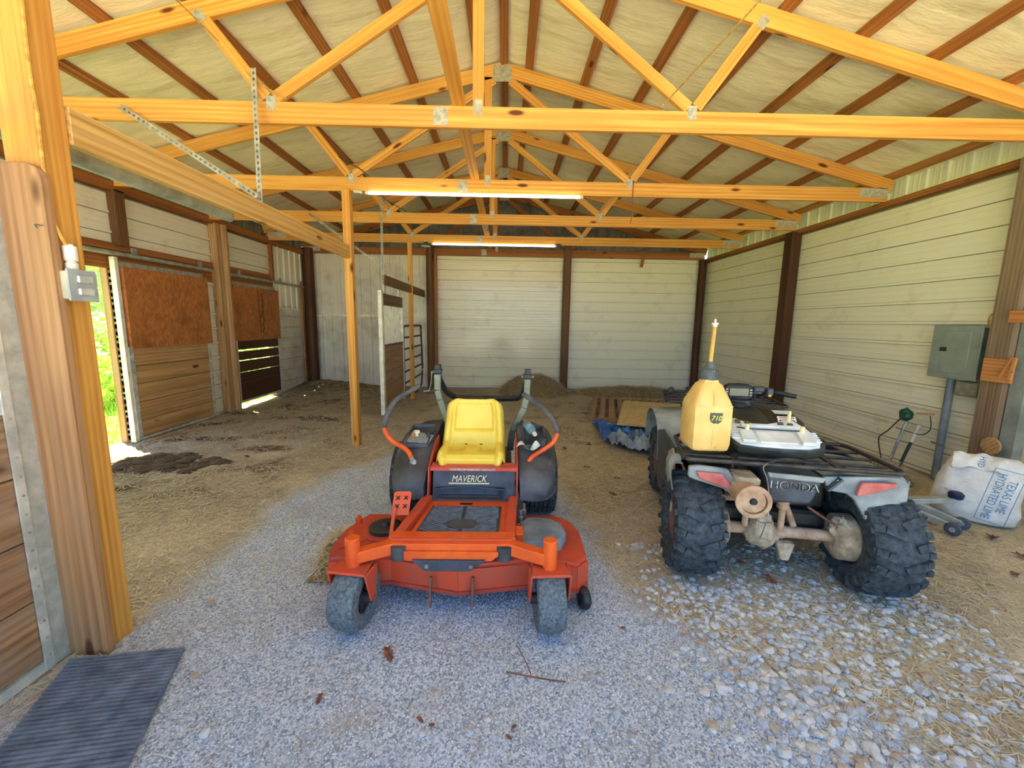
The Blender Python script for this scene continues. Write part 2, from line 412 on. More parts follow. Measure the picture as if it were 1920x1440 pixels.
MB().bb(XR - .02, XR + .06, YF, YB, ZR - .02, ZR + .03).build('ridge_board', K['brown'], ceil)
# outer roof sheets
mo = mat('roof_steel', L(190, 190, 186), L(170, 170, 164), 3, .5)
MB().add([(-5.0, YF - .2, roof_z(-5.0) + .09), (XR, YF - .2, ZR + .10), (XR, YB + .25, ZR + .10), (-5.0, YB + .25, roof_z(-5.0) + .09), (5.0, YF - .2, roof_z(5.0) + .09), (5.0, YB + .25, roof_z(5.0) + .09)], [(0, 1, 2, 3), (1, 4, 5, 2)]).build('roof_sheet', mo, ceil)

# ------------------------------------------------------------------ floor
LB = [(-1.95, -9), (-1.95, 1.9), (-1.86, 2.15), (-1.93, 2.76), (-1.9, 3.6), (-1.7, 4.2), (-1.4, 4.75), (-1.0, 5.2), (0.0, 5.4)]
RB = [(1.6, -9), (1.5, 1.2), (1.28, 1.56), (1.02, 1.85), (.82, 2.2), (.66, 2.9), (.58, 3.6), (.5, 4.6), (.3, 5.4)]
def lerp_pts(P, y):
    if y >= P[-1][1]: return P[-1][0]
    for (xa, ya), (xb, yb) in zip(P, P[1:]):
        if ya <= y <= yb: return xa + (xb - xa) * (y - ya) / (yb - ya + 1e-9)
    return P[0][0]
def hay_w(x, y):
    n = N3(x * 1.7, y * 1.7, 1) * .22 + N3(x * 5, y * 5, 2) * .10
    if y > 5.4: d = .5
    else: d = max(lerp_pts(LB, y) - x, x - lerp_pts(RB, y), (y - 5.2) * .8)
    if x > lerp_pts(RB, y) and x > 3.1 and y < 3.6: d -= .45      # bare grey dirt along the right side
    if y < 1.5: d -= (1.5 - y) * .7 * (1 if x > 0 else .2)
    return min(1, max(0, .5 + (d + n) / .30))
def floor_z(x, y):
    z = .010 * N3(x * 1.1, y * 1.1, 5) + .005 * N3(x * 4, y * 4, 6)
    if y > 4: z += .012 * min(1, (y - 4)) * N3(x * 2.5, y * 2.5, 8)
    if y > 3.0: z += .014 * min(1, (y - 3.0)) * abs(N3(x * 7, y * 7, 15)) * (1 if x < -1.7 or y > 5 else .2)
    if x < -2.0 and y > 3.2:                                    # litter banked up in the stall
        k = min(1, (-2.0 - x) / 1.2) * min(1, (y - 3.2) / 1.5)
        z += k * (.03 * N3(x * 1.6, y * 1.6, 9) + .022 * N3(x * 6, y * 6, 4) + .02)
        if y > 8.4 and x < -3: z += .12 * min(1, (y - 8.4) / 1.2) * min(1, (-3 - x) / 1.2)
    return z - .012
NX, NY = 216, 270
X0, X1, Y0, Y1 = -4.75, 4.75, -1.2, 10.0
m = MB(); hv = []; mv = []
def _fl(u, v):
    x = X0 + (X1 - X0) * u; y = Y0 + (Y1 - Y0) * v; z = floor_z(x, y)
    hv.append(hay_w(x, y))
    muck = 0
    if x < -1.6 and y > 3.4: muck = max(0, min(1, (N3(x * 2.2, y * 3.2, 11) - .02) * 2.4)) * min(1, (-1.6 - x) / 1.2)
    if y > 5.2: muck = max(muck, max(0, min(1, (N3(x * 2.6, y * 2.6, 13) - .18) * 2.2)), .25 * min(1, (y - 5.2) / 2) if x < -1.4 else 0)
    if y > 8 and x < -2.2: muck = max(muck, .8 * min(1, (y - 8)))
    mv.append(muck); return (x, y, z)
m.grid(_fl, NX, NY)
mf, nt, bs = newmat('barn_floor'); bs.inputs['Roughness'].default_value = .92; bs.inputs['Specular IOR Level'].default_value = .15
v = coord(nt, 'Object')
ah = nt.nodes.new('ShaderNodeAttribute'); ah.attribute_name = 'hay'; am = nt.nodes.new('ShaderNodeAttribute'); am.attribute_name = 'muck'
vo = nt.nodes.new('ShaderNodeTexVoronoi'); nt.links.new(v, vo.inputs['Vector']); vo.inputs['Scale'].default_value = 125
bw = nt.nodes.new('ShaderNodeRGBToBW'); nt.links.new(vo.outputs['Color'], bw.inputs[0])
grav = ramp(nt, bw.outputs[0], [(.15, L(132, 142, 156)), (.5, L(182, 190, 204)), (.85, L(226, 231, 238))])
grav = mix(nt, grav, L(170, 160, 148), ramp(nt, noise(nt, v, 2.6, 6, .65), [(.5, (0, 0, 0, 1)), (.72, (.75, .75, .75, 1))]))
hs = noise(nt, coord(nt, 'Object', (1, 1, 1)), 38, 6, .75, 1.5)
hay = ramp(nt, hs, [(.3, L(140, 124, 100)), (.46, L(190, 174, 146)), (.62, L(228, 216, 188)), (.8, L(180, 162, 132))])
hay = mix(nt, hay, L(150, 130, 102), ramp(nt, noise(nt, v, 1.5, 5), [(.48, (0, 0, 0, 1)), (.7, (.7, .7, .7, 1))]))
hay = mix(nt, hay, ramp(nt, hs, [(.35, L(74, 58, 42)), (.7, L(142, 118, 88))]), am.outputs['Fac'])
nt.links.new(mix(nt, grav, hay, ah.outputs['Fac']), bs.inputs['Base Color'])
hm = nt.nodes.new('ShaderNodeMath'); hm.operation = 'ADD'; nt.links.new(bw.outputs[0], hm.inputs[0]); nt.links.new(hs, hm.inputs[1])
bump(nt, hm.outputs[0], bs, .5, .012)
fl = struct(m.build('floor', mf))
for nm, arr in (('hay', hv), ('muck', mv)):
    a = fl.data.attributes.new(nm, 'FLOAT', 'POINT'); a.data.foreach_set('value', arr)
# ground outside: gravel yard in front, grass beside the barn
gm, nt, bs = newmat('outdoor_ground'); bs.inputs['Roughness'].default_value = .95
_g = ramp(nt, noise(nt, coord(nt, 'Object'), 14, 6, .7), [(.3, L(110, 140, 48)), (.55, L(170, 196, 84)), (.75, L(206, 216, 120))])
nt.links.new(_g, bs.inputs['Base Color'])
struct(MB().add([(-40, -30, -.07), (-4.72, -30, -.07), (-4.72, 40, -.07), (-40, 40, -.07)], [(0, 1, 2, 3)]).build('ground_grass', gm))
ym = mat('yard_gravel', L(206, 192, 164), L(178, 164, 136), 3, .95)
struct(MB().add([(-4.72, -30, -.07), (40, -30, -.07), (40, -1.15, -.07), (-4.72, -1.15, -.07)], [(0, 1, 2, 3)]).build('ground_yard', ym))
struct(MB().add([(4.7, -1.2, -.07), (40, -1.2, -.07), (40, 40, -.07), (4.7, 40, -.07)], [(0, 1, 2, 3)]).build('ground_side', gm))
struct(MB().add([(-4.75, 9.95, -.07), (4.75, 9.95, -.07), (4.75, 40, -.07), (-4.75, 40, -.07)], [(0, 1, 2, 3)]).build('ground_rear', gm))
# ================================================================== roof trusses
def gusset(parent, cx, cz, w, h, y, rot=0, name='gusset_plate'):
    m = MB(); n = max(3, int(w / .012)); pts = []
    for i in range(2 * n + 1):
        pts.append((-w / 2 + w * i / (2 * n), -.002 if i % 2 else -.0005))
    vs = []; c, s_ = math.cos(rot), math.sin(rot)
    for x, d in pts:
        for z in (-h / 2, h / 2): vs.append((cx + x * c - z * s_, y + d, cz + x * s_ + z * c))
    m.add(vs, [(2 * i, 2 * i + 1, 2 * i + 3, 2 * i + 2) for i in range(len(pts) - 1)])
    return m.build(name, K['plate'], parent, world=True)
TY = [3.49, 5.14, 6.69, 8.27, 9.73]
TL = ['nearest wooden roof truss, the first in front of the camera', 'second roof truss, the one carrying the nearer white tube light', 'third wooden roof truss from the front, between the two tube lights', 'fourth roof truss, the one carrying the farther white tube light', 'rearmost roof truss, fixed against the back wall gable']
BZ0, BZ1, TH = 3.05, 3.205, .038
for k, y in enumerate(TY):
    t = thing('roof_truss', TL[k], 'roof truss', (XR, y, BZ0), 0, 'roof trusses')
    wood_ = K['gold'] if k < 4 else K['brown']
    sp = -.53 + .0 * k
    MB().bb(-4.60, sp, y - TH / 2, y + TH / 2, BZ0, BZ1).build('bottom_chord', wood_, t, True)
    MB().bb(sp, 4.52, y - TH / 2, y + TH / 2, BZ0, BZ1).build('bottom_chord', wood_, t, True)
    for sg in (-1, 1):
        xe = -4.66 if sg < 0 else 4.58
        d = .072
        MB().bar((XR, y, ZR - d), (xe, y, roof_z(xe) - d), TH, .14, up=(0, 0, 1)).build('top_chord', wood_, t, True)
    kx = -.24
    MB().bb(kx - .042, kx + .042, y - TH / 2, y + TH / 2, BZ1, ZR - .16).build('king_post', wood_, t, True)
    zn = BZ1 + .01
    for sg, bx in ((-1, -1.83), (1, 1.43)):
        MB().bar((bx - sg * .03, y, zn + .02), (XR + sg * .09, y, ZR - .19), TH * .96, .085, up=(0, 0, 1)).build('web', wood_, t, True)
        tx = bx + sg * .49
        MB().bar((bx + sg * .035, y, zn + .02), (tx + sg * .0, y, roof_z(tx) - .10), TH * .96, .085, up=(0, 0, 1)).build('web', wood_, t, True)
        gusset(t, bx, BZ1 - .01, .075, .10, y - TH / 2 - .001)
        gusset(t, tx, roof_z(tx) - .12, .075, .09, y - TH / 2 - .001, -sg * .6)
        hx = -4.40 if sg < 0 else 4.36
        gusset(t, hx, (BZ0 + BZ1) / 2 + .02, .34, .10, y - TH / 2 - .001)
    gusset(t, kx, BZ1 - .005, .06, .11, y - TH / 2 - .002)
    gusset(t, sp, (BZ0 + BZ1) / 2, .115, .13, y - TH / 2 - .001)
    gusset(t, XR, ZR - .12, .21, .17, y - TH / 2 - .002)
# flat bracing board lying on the bottom chords from front to back
b = MB().bb(-.44, -.34, 1.2, 9.6, BZ1 + .002, BZ1 + .04).build('brace_board', K['gold']); recentre(b)
tag(b, 'long flat bracing board lying across the truss bottom chords beside the king posts', 'board')
# ================================================================== posts and beams
def post(x0, x1, y0, y1, z0, z1, m, label, name='wooden_post', group='barn posts', bev=.004):
    o = MB().bb(x0, x1, y0, y1, z0, z1).build(name, m, None, bevel=bev); recentre(o); return tag(o, label, 'post', group)
def log(x, y, z0, z1, r, m, label, lean=(0, 0)):
    def fn(u, v):
        a = 2 * math.pi * u; z = z0 + (z1 - z0) * v
        rr = r * (1 + .07 * N3(math.cos(a) * 1.5, math.sin(a) * 1.5, z * 1.2 + x) + .03 * N3(math.cos(a) * 5, math.sin(a) * 5, z * 2))
        return (x + lean[0] * v + rr * math.cos(a), y + lean[1] * v + rr * math.sin(a), z)
    mm = MB(); mm.grid(fn, 20, 26, True, True); mm.g = [(p[2], p[0], p[1]) for p in mm.v]
    o = mm.build('log_post', m); recentre(o); return tag(o, label, 'post', 'barn posts')
post(-2.01, -1.86, 1.782, 1.90, -.03, 3.95, K['gold'], 'thick golden wooden post in the left foreground with the light switch on it')
post(-1.915, -1.825, 5.02, 5.12, -.03, 3.05, K['gold'], 'slim golden square post standing between the mower and the left doors')
post(-1.915, -1.83, 8.21, 8.25, -.03, 3.05, K['gold'], 'slim golden post standing in front of the red tube gate')
log(-1.74, 9.60, -.05, 3.30, .085, K['post'], 'old brown log post at the back wall behind the red gate')
post(-1.655, -1.60, 9.62, 9.74, -.02, 3.05, K['brown'], 'narrow brown board post beside the back log post')
post(1.30, 1.47, 9.66, 9.80, -.05, 3.45, K['post'], 'old brown post in the middle of the back wall')
log(4.50, 9.70, -.05, 3.05, .085, K['dark'], 'dark post in the right back corner')
post(4.44, 4.595, 6.62, 6.80, -.05, 3.02, K['dark'], 'dark brown post halfway along the right wall')
post(4.40, 4.565, 3.54, 3.72, -.05, 3.02, K['greypost'], 'weathered grey-brown post beside the electrical panel')
post(XL + .01, XL + .13, 6.74, 6.84, -.05, 3.02, K['plank'], 'squared post between the two left doors, nearer of the pair')
log(XL + .10, 6.93, -.05, 3.02, .075, K['plank'], 'round brown post between the two left doors, farther of the pair')
post(XL + .01, XL + .10, 5.10, 5.24, 2.38, 3.02, K['post'], 'short stud above the near left door', 'wall_stud')
post(XL + .01, XL + .07, 8.36, 8.44, 2.30, 3.02, K['brown'], 'short stud above the far left door', 'wall_stud')
log(XL + .16, 9.69, -.05, 3.15, .12, K['dark'], 'thick dark log post in the left back corner')
post(XL + .03, XL + .055, 9.52, 9.58, -.02, 2.4, K['block'], 'thin orange board strip beside the left corner log', 'wall_stud')
# jamb board on the front post
o = MB()
pl = [(-2.012, -.02), (-1.835, -.02), (-1.835, 2.09), (-1.85, 2.125), (-1.875, 2.14), (-2.012, 2.14)]
o.prism(pl, 1.738, 1.778, 'xz'); o.g = [(p[2], p[0], p[1]) for p in o.v]
o = o.build('jamb_board', K['tan'], bevel=.003); recentre(o); tag(o, 'wide tan board with a rounded top corner nailed to the front left post', 'board')
# door header beam with galvanised pipe track below
o = MB().bar((-1.87, 1.902, 2.345), (-1.87, 5.02, 2.345), .045, .15).build('header_beam', K['beam'], None, bevel=.003); recentre(o)
tag(o, 'long pale header beam running from the front post to the slim golden post', 'beam')
def pipe_track(x, y0, y1, z, r, label, hangers=()):
    t = thing('door_track', label, 'door track', (x, (y0 + y1) / 2, z), 0, 'sliding door tracks')
    mm = MB(); n = 14; pts = [(x, y0, z), (x, y1, z)]
    mm.tube(pts, r, n); mm.build('pipe', K['pipe'], t, True)
    for h in hangers:
        MB().bb(x - .012, x + .012, h - .03, h + .03, z + r * .6, z + r + .07).build('hanger', K['galv'], t, True)
    return t
pipe_track(-2.06, .4, 3.22, 2.297, .040, 'galvanised pipe track hanging below the pale header beam', (.8, 2.0, 2.9))
pipe_track(XL + .085, 3.75, 6.66, 2.285, .026, 'grey pipe track above the near left door', (4.2, 5.3, 6.4))
pipe_track(XL + .085, 7.02, 9.56, 2.275, .026, 'grey pipe track above the far left door', (7.3, 8.6))
o = MB().bb(-1.90, -1.85, 6.45, 9.52, 2.10, 2.245).build('header_beam', K['post'], None, bevel=.003); recentre(o)
tag(o, 'short dark header beam above the white-barred stall door', 'beam')
# perforated steel straps
def strap(p0, p1, label, w=.038):
    p0 = Vector(p0); p1 = Vector(p1); d = (p1 - p0); n = int(d.length / .045); d.normalize()
    sd = d.cross(Vector((0, 1, 0))).normalized(); mm = MB()
    # ladder of rungs leaves real holes
    for sg in (-1, 1):
        mm.bar(p0 + sd * sg * w * .36, p1 + sd * sg * w * .36, w * .28, .003, up=(0, 1, 0))
    for i in range(n + 1):
        c = p0 + d * (i * .045 + .004)
        mm.bar(c - d * .012, c + d * .012, w * .5, .003, up=(0, 1, 0))
    mm.bar(p0 + sd * w * .5 + Vector((0, .015, 0)), p1 + sd * w * .5 + Vector((0, .015, 0)), .003, .03, up=(0, 1, 0))
    o = mm.build('perforated_strap', K['galv']); recentre(o); tag(o, label, 'metal strap', 'perforated hanger straps')
strap((-1.87, 3.30, 2.42), (-1.93, 3.44, 3.42), 'upright perforated steel strap holding the pale header beam')
strap((-1.88, 3.28, 2.46), (-2.97, 3.45, 3.14), 'slanting perforated steel strap running from the front truss to the pale header beam')
strap((-1.88, 6.42, 2.10), (-1.92, 6.60, 3.42), 'upright perforated steel strap holding the dark header beam', .032)
strap((-1.885, 6.43, 2.36), (-3.05, 6.65, 3.16), 'slanting perforated steel strap running from the third truss to the dark header beam', .032)
# small hanging board on the rear truss
o = MB().bar((3.12, 9.69, 3.12), (3.08, 9.69, 2.86), .07, .02, up=(0, 1, 0)).build('board_scrap', K['brown']); recentre(o); tag(o, 'short board scrap hanging from the rearmost truss', 'board')
# ================================================================== sliding doors
def plank_door(name, label, x, y0, y1, osb_z, ztop, zbot, planks, pm, gaps, th=.035, frame=True, om=None):
    t = thing(name, label, 'door', (x, (y0 + y1) / 2, zbot), 0, 'sliding stall doors')
    MB().bb(x - .01, x + .045, y0 + (.03 if frame else 0), y1 + .02, osb_z, ztop - .03).build('strand_board_panel', om or K['osb'], t, True)
    MB().bb(x - .03, x + .0, y0, y1, ztop - .06, ztop + .03).build('top_rail', K['galv'], t, True)
    n = len(planks) - 1
    for i in range(n):
        g = gaps[i] if gaps else .006
        MB().bb(x - th / 2, x + th / 2, y0 + .05, y1 - .03, planks[i] + g, planks[i + 1]).build('plank', pm, t, True, bevel=.003)
    for ya, yb in ((y0, y0 + .06), (y1 - .05, y1)):
        MB().bb(x + .018, x + .024, ya, yb, zbot, osb_z + .02).build('edge_channel', K['channel'], t, True)
        MB().bb(x - .024, x - .018, ya, yb, zbot, osb_z + .02).build('edge_channel', K['channel'], t, True)
        for j in range(9):
            z = zbot + .08 + j * (osb_z - zbot - .12) / 8
            yc = ya + .045 if ya == y0 else ya + .006
            MB().bb(x + .0236, x + .0265, yc - .004, yc + .004, z - .004, z + .004).build('bolt', K['black'], t, True)
    MB().bb(x - .025, x + .025, y0, y1, zbot, zbot + .03).build('bottom_channel', K['channel'], t, True)
    return t
d1 = plank_door('stall_door', 'near left sliding door, open, strand board above golden planks', XL + .10, 5.03, 6.42, 1.17, 2.17, .03, [.06, .27, .50, .73, .95, 1.17], K['plank'], None)
MB().bb(XL + .06, XL + .12, 4.985, 5.03, .02, 2.24).build('edge_board', K['whitepaint'], d1, True)
d2 = plank_door('stall_door', 'far left sliding door, closed, strand board above dark planks with light in the gaps', XL + .07, 7.05, 8.42, 1.17, 2.14, .10, [.13, .42, .62, .82, .99, 1.17], K['dark'], [.004, .004, .010, .018, .030])
sm = mat('scribble', L(60, 24, 14), None, rough=.9)
mm = MB(); r2 = random.Random(3)
for j in range(16):
    z = 2.02 - j * .045; yv = 7.86 + r2.uniform(-.02, .02)
    mm.bar((XL + .1165, yv, z), (XL + .1165, yv + r2.uniform(-.05, .06), z - .05 - r2.uniform(0, .03)), .002, .016, up=(1, 0, 0))
mm.bar((XL + .1165, 7.74, 2.08), (XL + .1165, 7.78, 1.30), .002, .010, up=(1, 0, 0))
mm.build('ink_scrawl', sm, d2, True)
MB().bb(XL + .1155, XL + .118, 7.44, 7.53, 1.66, 1.72).build('paper_tag', K['block'], d2, True)
# foreground stall door (only its end shows): grille above planks
t = thing('stall_door', 'foreground plank stall door at the left edge with galvanised edge strip', 'door', (-2.03, 1.1, .03), 0, 'sliding stall doors')
pz = [.05, .33, .60, .88, 1.15]
for a, b in zip(pz, pz[1:]): MB().bb(-2.05, -2.012, .45, 1.66, a + .006, b).build('plank', K['grey'], t, True, bevel=.003)
MB().bb(-2.055, -2.005, .45, 1.66, .0, .045).build('bottom_channel', K['channel'], t, True)
MB().bb(-2.055, -2.005, .45, 1.64, 1.155, 1.215).build('middle_rail', K['channel'], t, True)
MB().bb(-2.008, -2.000, 1.635, 1.668, .0, 2.16).build('edge_channel', K['channel'], t, True)
MB().bb(-2.06, -2.006, 1.668, 1.737, .0, 2.16).build('edge_strip', mat('galvanised_strip', L(206, 212, 204), L(176, 184, 178), 20, .4, .5), t, True)
MB().bb(-2.06, -2.0, .45, 1.70, 2.14, 2.19).build('top_rail', K['channel'], t, True)
for j in range(14): MB().lathe([(.0055, 0), (.0055, .003), (0, .004)], (-2.0, 1.652, .07 + j * .082), (1, 0, 0), 8).build('bolt', K['galv'], t, True)
for j in range(7): MB().lathe([(.0055, 0), (.0055, .003), (0, .004)], (-2.005, 1.55 - j * .17, 1.185), (1, 0, 0), 8).build('bolt', K['galv'], t, True)
for j in range(9): MB().tube([(-2.03, 1.50 - j * .12, 1.21), (-2.03, 1.50 - j * .12, 2.15)], .009, 8).build('bar', K['galv'], t, True)
# white-barred stall door at the back
t = thing('stall_door', 'white-barred stall door with plank bottom standing open in the back left', 'door', (-1.96, 7.2, .05), 0, 'sliding stall doors')
MB().bb(-1.99, -1.93, 6.50, 6.585, .05, 2.02).build('edge_board', K['whitepaint'], t, True)
MB().bb(-1.99, -1.93, 7.80, 7.85, .08, 2.0).build('edge_board', K['whitepaint'], t, True)
for a, b in ((.10, .30), (.30, .51), (.51, .72), (.72, .93), (.93, 1.14)): MB().bb(-1.98, -1.94, 6.585, 7.80, a + .005, b).build('plank', K['grey'], t, True)
MB().bb(-1.985, -1.935, 6.585, 7.80, 1.14, 1.17).build('middle_rail', K['post'], t, True)
MB().bb(-1.985, -1.935, 6.585, 7.80, 1.80, 1.98).build('top_rail', K['post'], t, True)
for j in range(12): MB().tube([(-1.96, 6.66 + j * .096, 1.165), (-1.96, 6.66 + j * .096, 1.81)], .009, 8).build('bar', K['whitepaint'], t, True)
for yv in (6.75, 7.65): MB().bb(-1.975, -1.945, yv - .03, yv + .03, 1.90, 2.12).build('trolley', K['galv'], t, True)
# red tube gate
t = thing('tube_gate', 'rusty red tube gate standing between the white-barred door and the back log post', 'gate', (-1.945, 8.7, .08))
GX, g0, g1, gz0, gz1, gr = -1.945, 7.86, 9.48, .12, 1.46, .021
MB().tube(smooth_pts([(GX, g0, gz0), (GX, g0, gz1 - .12), (GX, g0 + .035, gz1 - .03), (GX, g0 + .12, gz1), (GX, g1 - .12, gz1), (GX, g1 - .035, gz1 - .03), (GX, g1, gz1 - .12), (GX, g1, gz0), (GX, g0, gz0)], 3), gr, 10).build('frame', K['rust'], t, True)
for z in (.36, .58, .80, 1.02, 1.24): MB().tube([(GX, g0, z), (GX, g1, z)], gr * .85, 8).build('rail', K['rust'], t, True)
MB().tube([(GX, 8.67, gz0), (GX, 8.67, gz1)], gr * .7, 8).build('brace', K['rust'], t, True)
for z in (.45, 1.3): MB().bb(GX - .02, GX + .03, g1, g1 + .06, z - .02, z + .02).build('hinge', K['galv'], t, True)
# ================================================================== zero-turn mower
K['orange'] = mat('orange_paint', L(234, 98, 30), L(212, 76, 24), 7, .42, 0, .05)
K['deckred'] = mat('faded_red_paint', L(196, 70, 48), L(160, 58, 46), 6, .55, 0, .1)
K['deckfront'] = mat('worn_orange_paint', L(210, 74, 40), L(176, 84, 62), 9, .5, 0, .1, lo=.4, hi=.7)
K['fender'] = mat('dusty_black_plastic', L(50, 52, 56), L(86, 88, 92), 5, .6, 0, .15, 90)
K['panel'] = mat('dark_blue_plastic', L(42, 48, 60), L(70, 78, 92), 7, .5, 0, .08, 80)
K['tyre'] = mat('dusty_rubber', L(44, 48, 52), L(92, 98, 102), 40, .85, 0, .25, 40, lo=.4, hi=.8)
K['caster'] = mat('pale_dusty_rubber', L(70, 78, 84), L(124, 132, 136), 70, .85, 0, .25, 50, lo=.35, hi=.75)
K['hub'] = mat('dark_hub', L(48, 42, 44), L(70, 60, 58), 12, .6)
K['rops'] = mat('rollbar_paint', L(104, 112, 94), L(130, 136, 116), 10, .38)
K['grip'] = mat('grey_grip', L(96, 94, 92), L(72, 70, 70), 12, .75)
K['steel'] = mat('bare_steel', L(170, 172, 172), L(130, 126, 120), 20, .4, .7)
K['rusty'] = mat('rusty_steel', L(140, 92, 66), L(106, 70, 54), 20, .7, .2)
K['cream'] = mat('cream_print', L(232, 222, 176), None, rough=.6)
K['blackprint'] = mat('black_print', L(20, 22, 24), None, rough=.6)
my, nt, bs = newmat('yellow_seat_vinyl'); bs.inputs['Roughness'].default_value = .38
_c = ramp(nt, noise(nt, coord(nt, 'Object'), 5, 5), [(.35, L(240, 214, 88)), (.65, L(230, 196, 66))])
_t = nt.nodes.new('ShaderNodeAttribute'); _t.attribute_name = 'worn'
nt.links.new(mix(nt, _c, L(176, 140, 66), _t.outputs['Fac']), bs.inputs['Base Color'])
bump(nt, noise(nt, coord(nt, 'Object'), 180, 3), bs, .12, .002)
K['seat'] = my

MW = thing('riding_mower', 'orange zero-turn riding mower with a yellow seat parked in the middle', 'lawn mower', (-.26, 2.6, 0))
def mb(m_, name, mt, parent=None, **k): 
    return m_.build(name, mt, parent or MW, world=parent is None, **k)
def sub(m_, name, mt, parent, **k):
    m_.xf(Matrix.Translation(-MW.location)); return m_.build(name, mt, parent, **k)
def tyre_mb(c, axis, r, w, rim, n=40, shoulder=.03, bulge=.012):
    m_ = MB(); h = w / 2
    m_.lathe([(rim, -h * .82), (rim + .01, -h * .95), (r - shoulder * 1.4, -h - bulge * .4), (r - shoulder * .5, -h * .93), (r - .004, -h * .66), (r, 0), (r - .004, h * .66), (r - shoulder * .5, h * .93), (r - shoulder * 1.4, h + bulge * .4), (rim + .01, h * .95), (rim, h * .82), (rim * .98, 0)], c, axis, n, True, True)
    return m_
# --- deck
deck = [(-.905, 2.63), (-.985, 2.42), (-.985, 2.19), (-.955, 2.10), (-.70, 2.125), (-.62, 2.13), (-.24, 2.035), (.14, 2.10), (.22, 2.10), (.40, 2.06), (.47, 2.13), (.475, 2.42), (.43, 2.55), (.34, 2.63)]
mb(MB().prism(deck, .105, .265), 'cutting_deck', K['deckred'], bevel=.012, seg=2)
ft = [(x * 1.004 + .001, y - .006) for x, y in deck[3:11]]
m_ = MB()
for (xa, ya), (xb, yb) in zip(ft, ft[1:]): m_.bar((xa, ya, .175), (xb, yb, .175), .008, .135)
mb(m_, 'deck_skirt', K['deckfront'])
m_ = MB()
for (xa, ya), (xb, yb) in zip(ft[1:], ft[2:]): m_.bar((xa, ya - .006, .108), (xb, yb - .006, .108), .012, .022)
mb(m_, 'deck_lip', K['deckred'])
for x, z in ((-.385, .15), (-.16, .15)): mb(MB().bar((x, 2.03, .20), (x + (.0), 1.985, .055), .012, .028, up=(0, 1, 0)), 'guide_tine', K['rusty'])
mb(MB().lathe([(.075, 0), (.098, .004), (.10, .03), (.09, .036), (.03, .038), (.02, .06), (0, .06)], (-.73, 2.40, .268), (0, 0, 1), 24), 'spindle_pulley', K['black'])
mb(MB().lathe([(.125, 0), (.135, .006), (.13, .012)], (-.73, 2.40, .263), (0, 0, 1), 24), 'pulley_seat', K['deckred'])
# rubbery grey pulley cover
pc = [(.03, 2.20), (.05, 2.33), (.15, 2.46), (.21, 2.465), (.30, 2.44), (.36, 2.38), (.375, 2.29), (.33, 2.19), (.27, 2.155), (.2, 2.16), (.12, 2.15), (.08, 2.17)]
cx_, cy_ = .21, 2.30
rings = [[(x, y, .266) for x, y in pc], [(x, y, .315) for x, y in pc], [(cx_ + (x - cx_) * .93, cy_ + (y - cy_) * .93, .334) for x, y in pc], [(cx_ + (x - cx_) * .5, cy_ + (y - cy_) * .5, .342) for x, y in pc]]
mb(MB().loft(rings), 'pulley_cover', mat('grey_rubber_cover', L(92, 104, 118), L(126, 138, 148), 9, .7, 0, .2, 50))
for x, y in ((-.93, 2.50), (-.90, 2.30)): mb(MB().lathe([(.022, 0), (.022, .03), (.012, .035), (.012, .05), (0, .05)], (x, y, .265), (0, 0, 1), 10), 'deck_bolt', K['orange'])
mb(MB().prism([(-.93, 2.18), (-.80, 2.30), (-.80, 2.38), (-.93, 2.36)], .266, .273), 'deck_gusset', K['deckred'])
mb(MB().prism([(.30, 2.085), (.42, 2.075), (.42, 2.095), (.30, 2.105)], .12, .26), 'roller_bracket', K['orange'])
aw = tyre_mb((.445, 2.06, .062), (1, .25, 0), .062, .05, .02, 20, .02); mb(aw, 'anti_scalp_wheel', K['black'])
# --- front frame: two arms to the caster pivots and a cross channel
PL, PR = Vector((-.755, 1.93, 0)), Vector((.235, 1.92, 0))
m_ = MB()
m_.bar((-.755, 1.93, .375), (-.56, 2.01, .39), .06, .062); m_.bar((.235, 1.92, .375), (.02, 2.01, .39), .06, .062)
m_.bar((-.585, 2.005, .388), (.045, 2.005, .388), .06, .062)
mb(m_, 'front_frame', K['orange'], bevel=.004)
mb(MB().prism([(-.50, .335), (-.06, .335), (-.0, .385), (-.555, .385)], 1.962, 1.972, 'xz'), 'front_bumper_plate', K['orange'])
bp = mb(MB().prism([(-.40, .285), (-.17, .285), (-.09, .345), (-.47, .345)], 1.945, 1.968, 'xz'), 'bumper_pad', K['panel'], bevel=.004)
for x in (-.40, -.175): sub(MB().lathe([(.012, 0), (.010, .006), (0, .007)], (x + .01, 1.945, .315), (0, -1, 0), 10), 'bolt', K['steel'], bp)
m_ = MB(); m_.prism([(-.60, 2.02), (.065, 2.02), (.065, 2.10), (-.60, 2.10)], lambda p: .405 if p[1] < 2.05 else .385, lambda p: .43 if p[1] < 2.05 else .425); mb(m_, 'cross_channel', K['orange'], bevel=.005)
mb(MB().prism([(-.585, .385), (.05, .385), (.05, .43), (-.585, .43)], 2.008, 2.022, 'xz'), 'cross_face', K['deckfront'])
for x in (-.54, .005): mb(MB().lathe([(.042, 0), (.042, .075), (.0, .075)], (x, 1.99, .335), (0, 0, 1), 20), 'frame_stub', K['fender'])
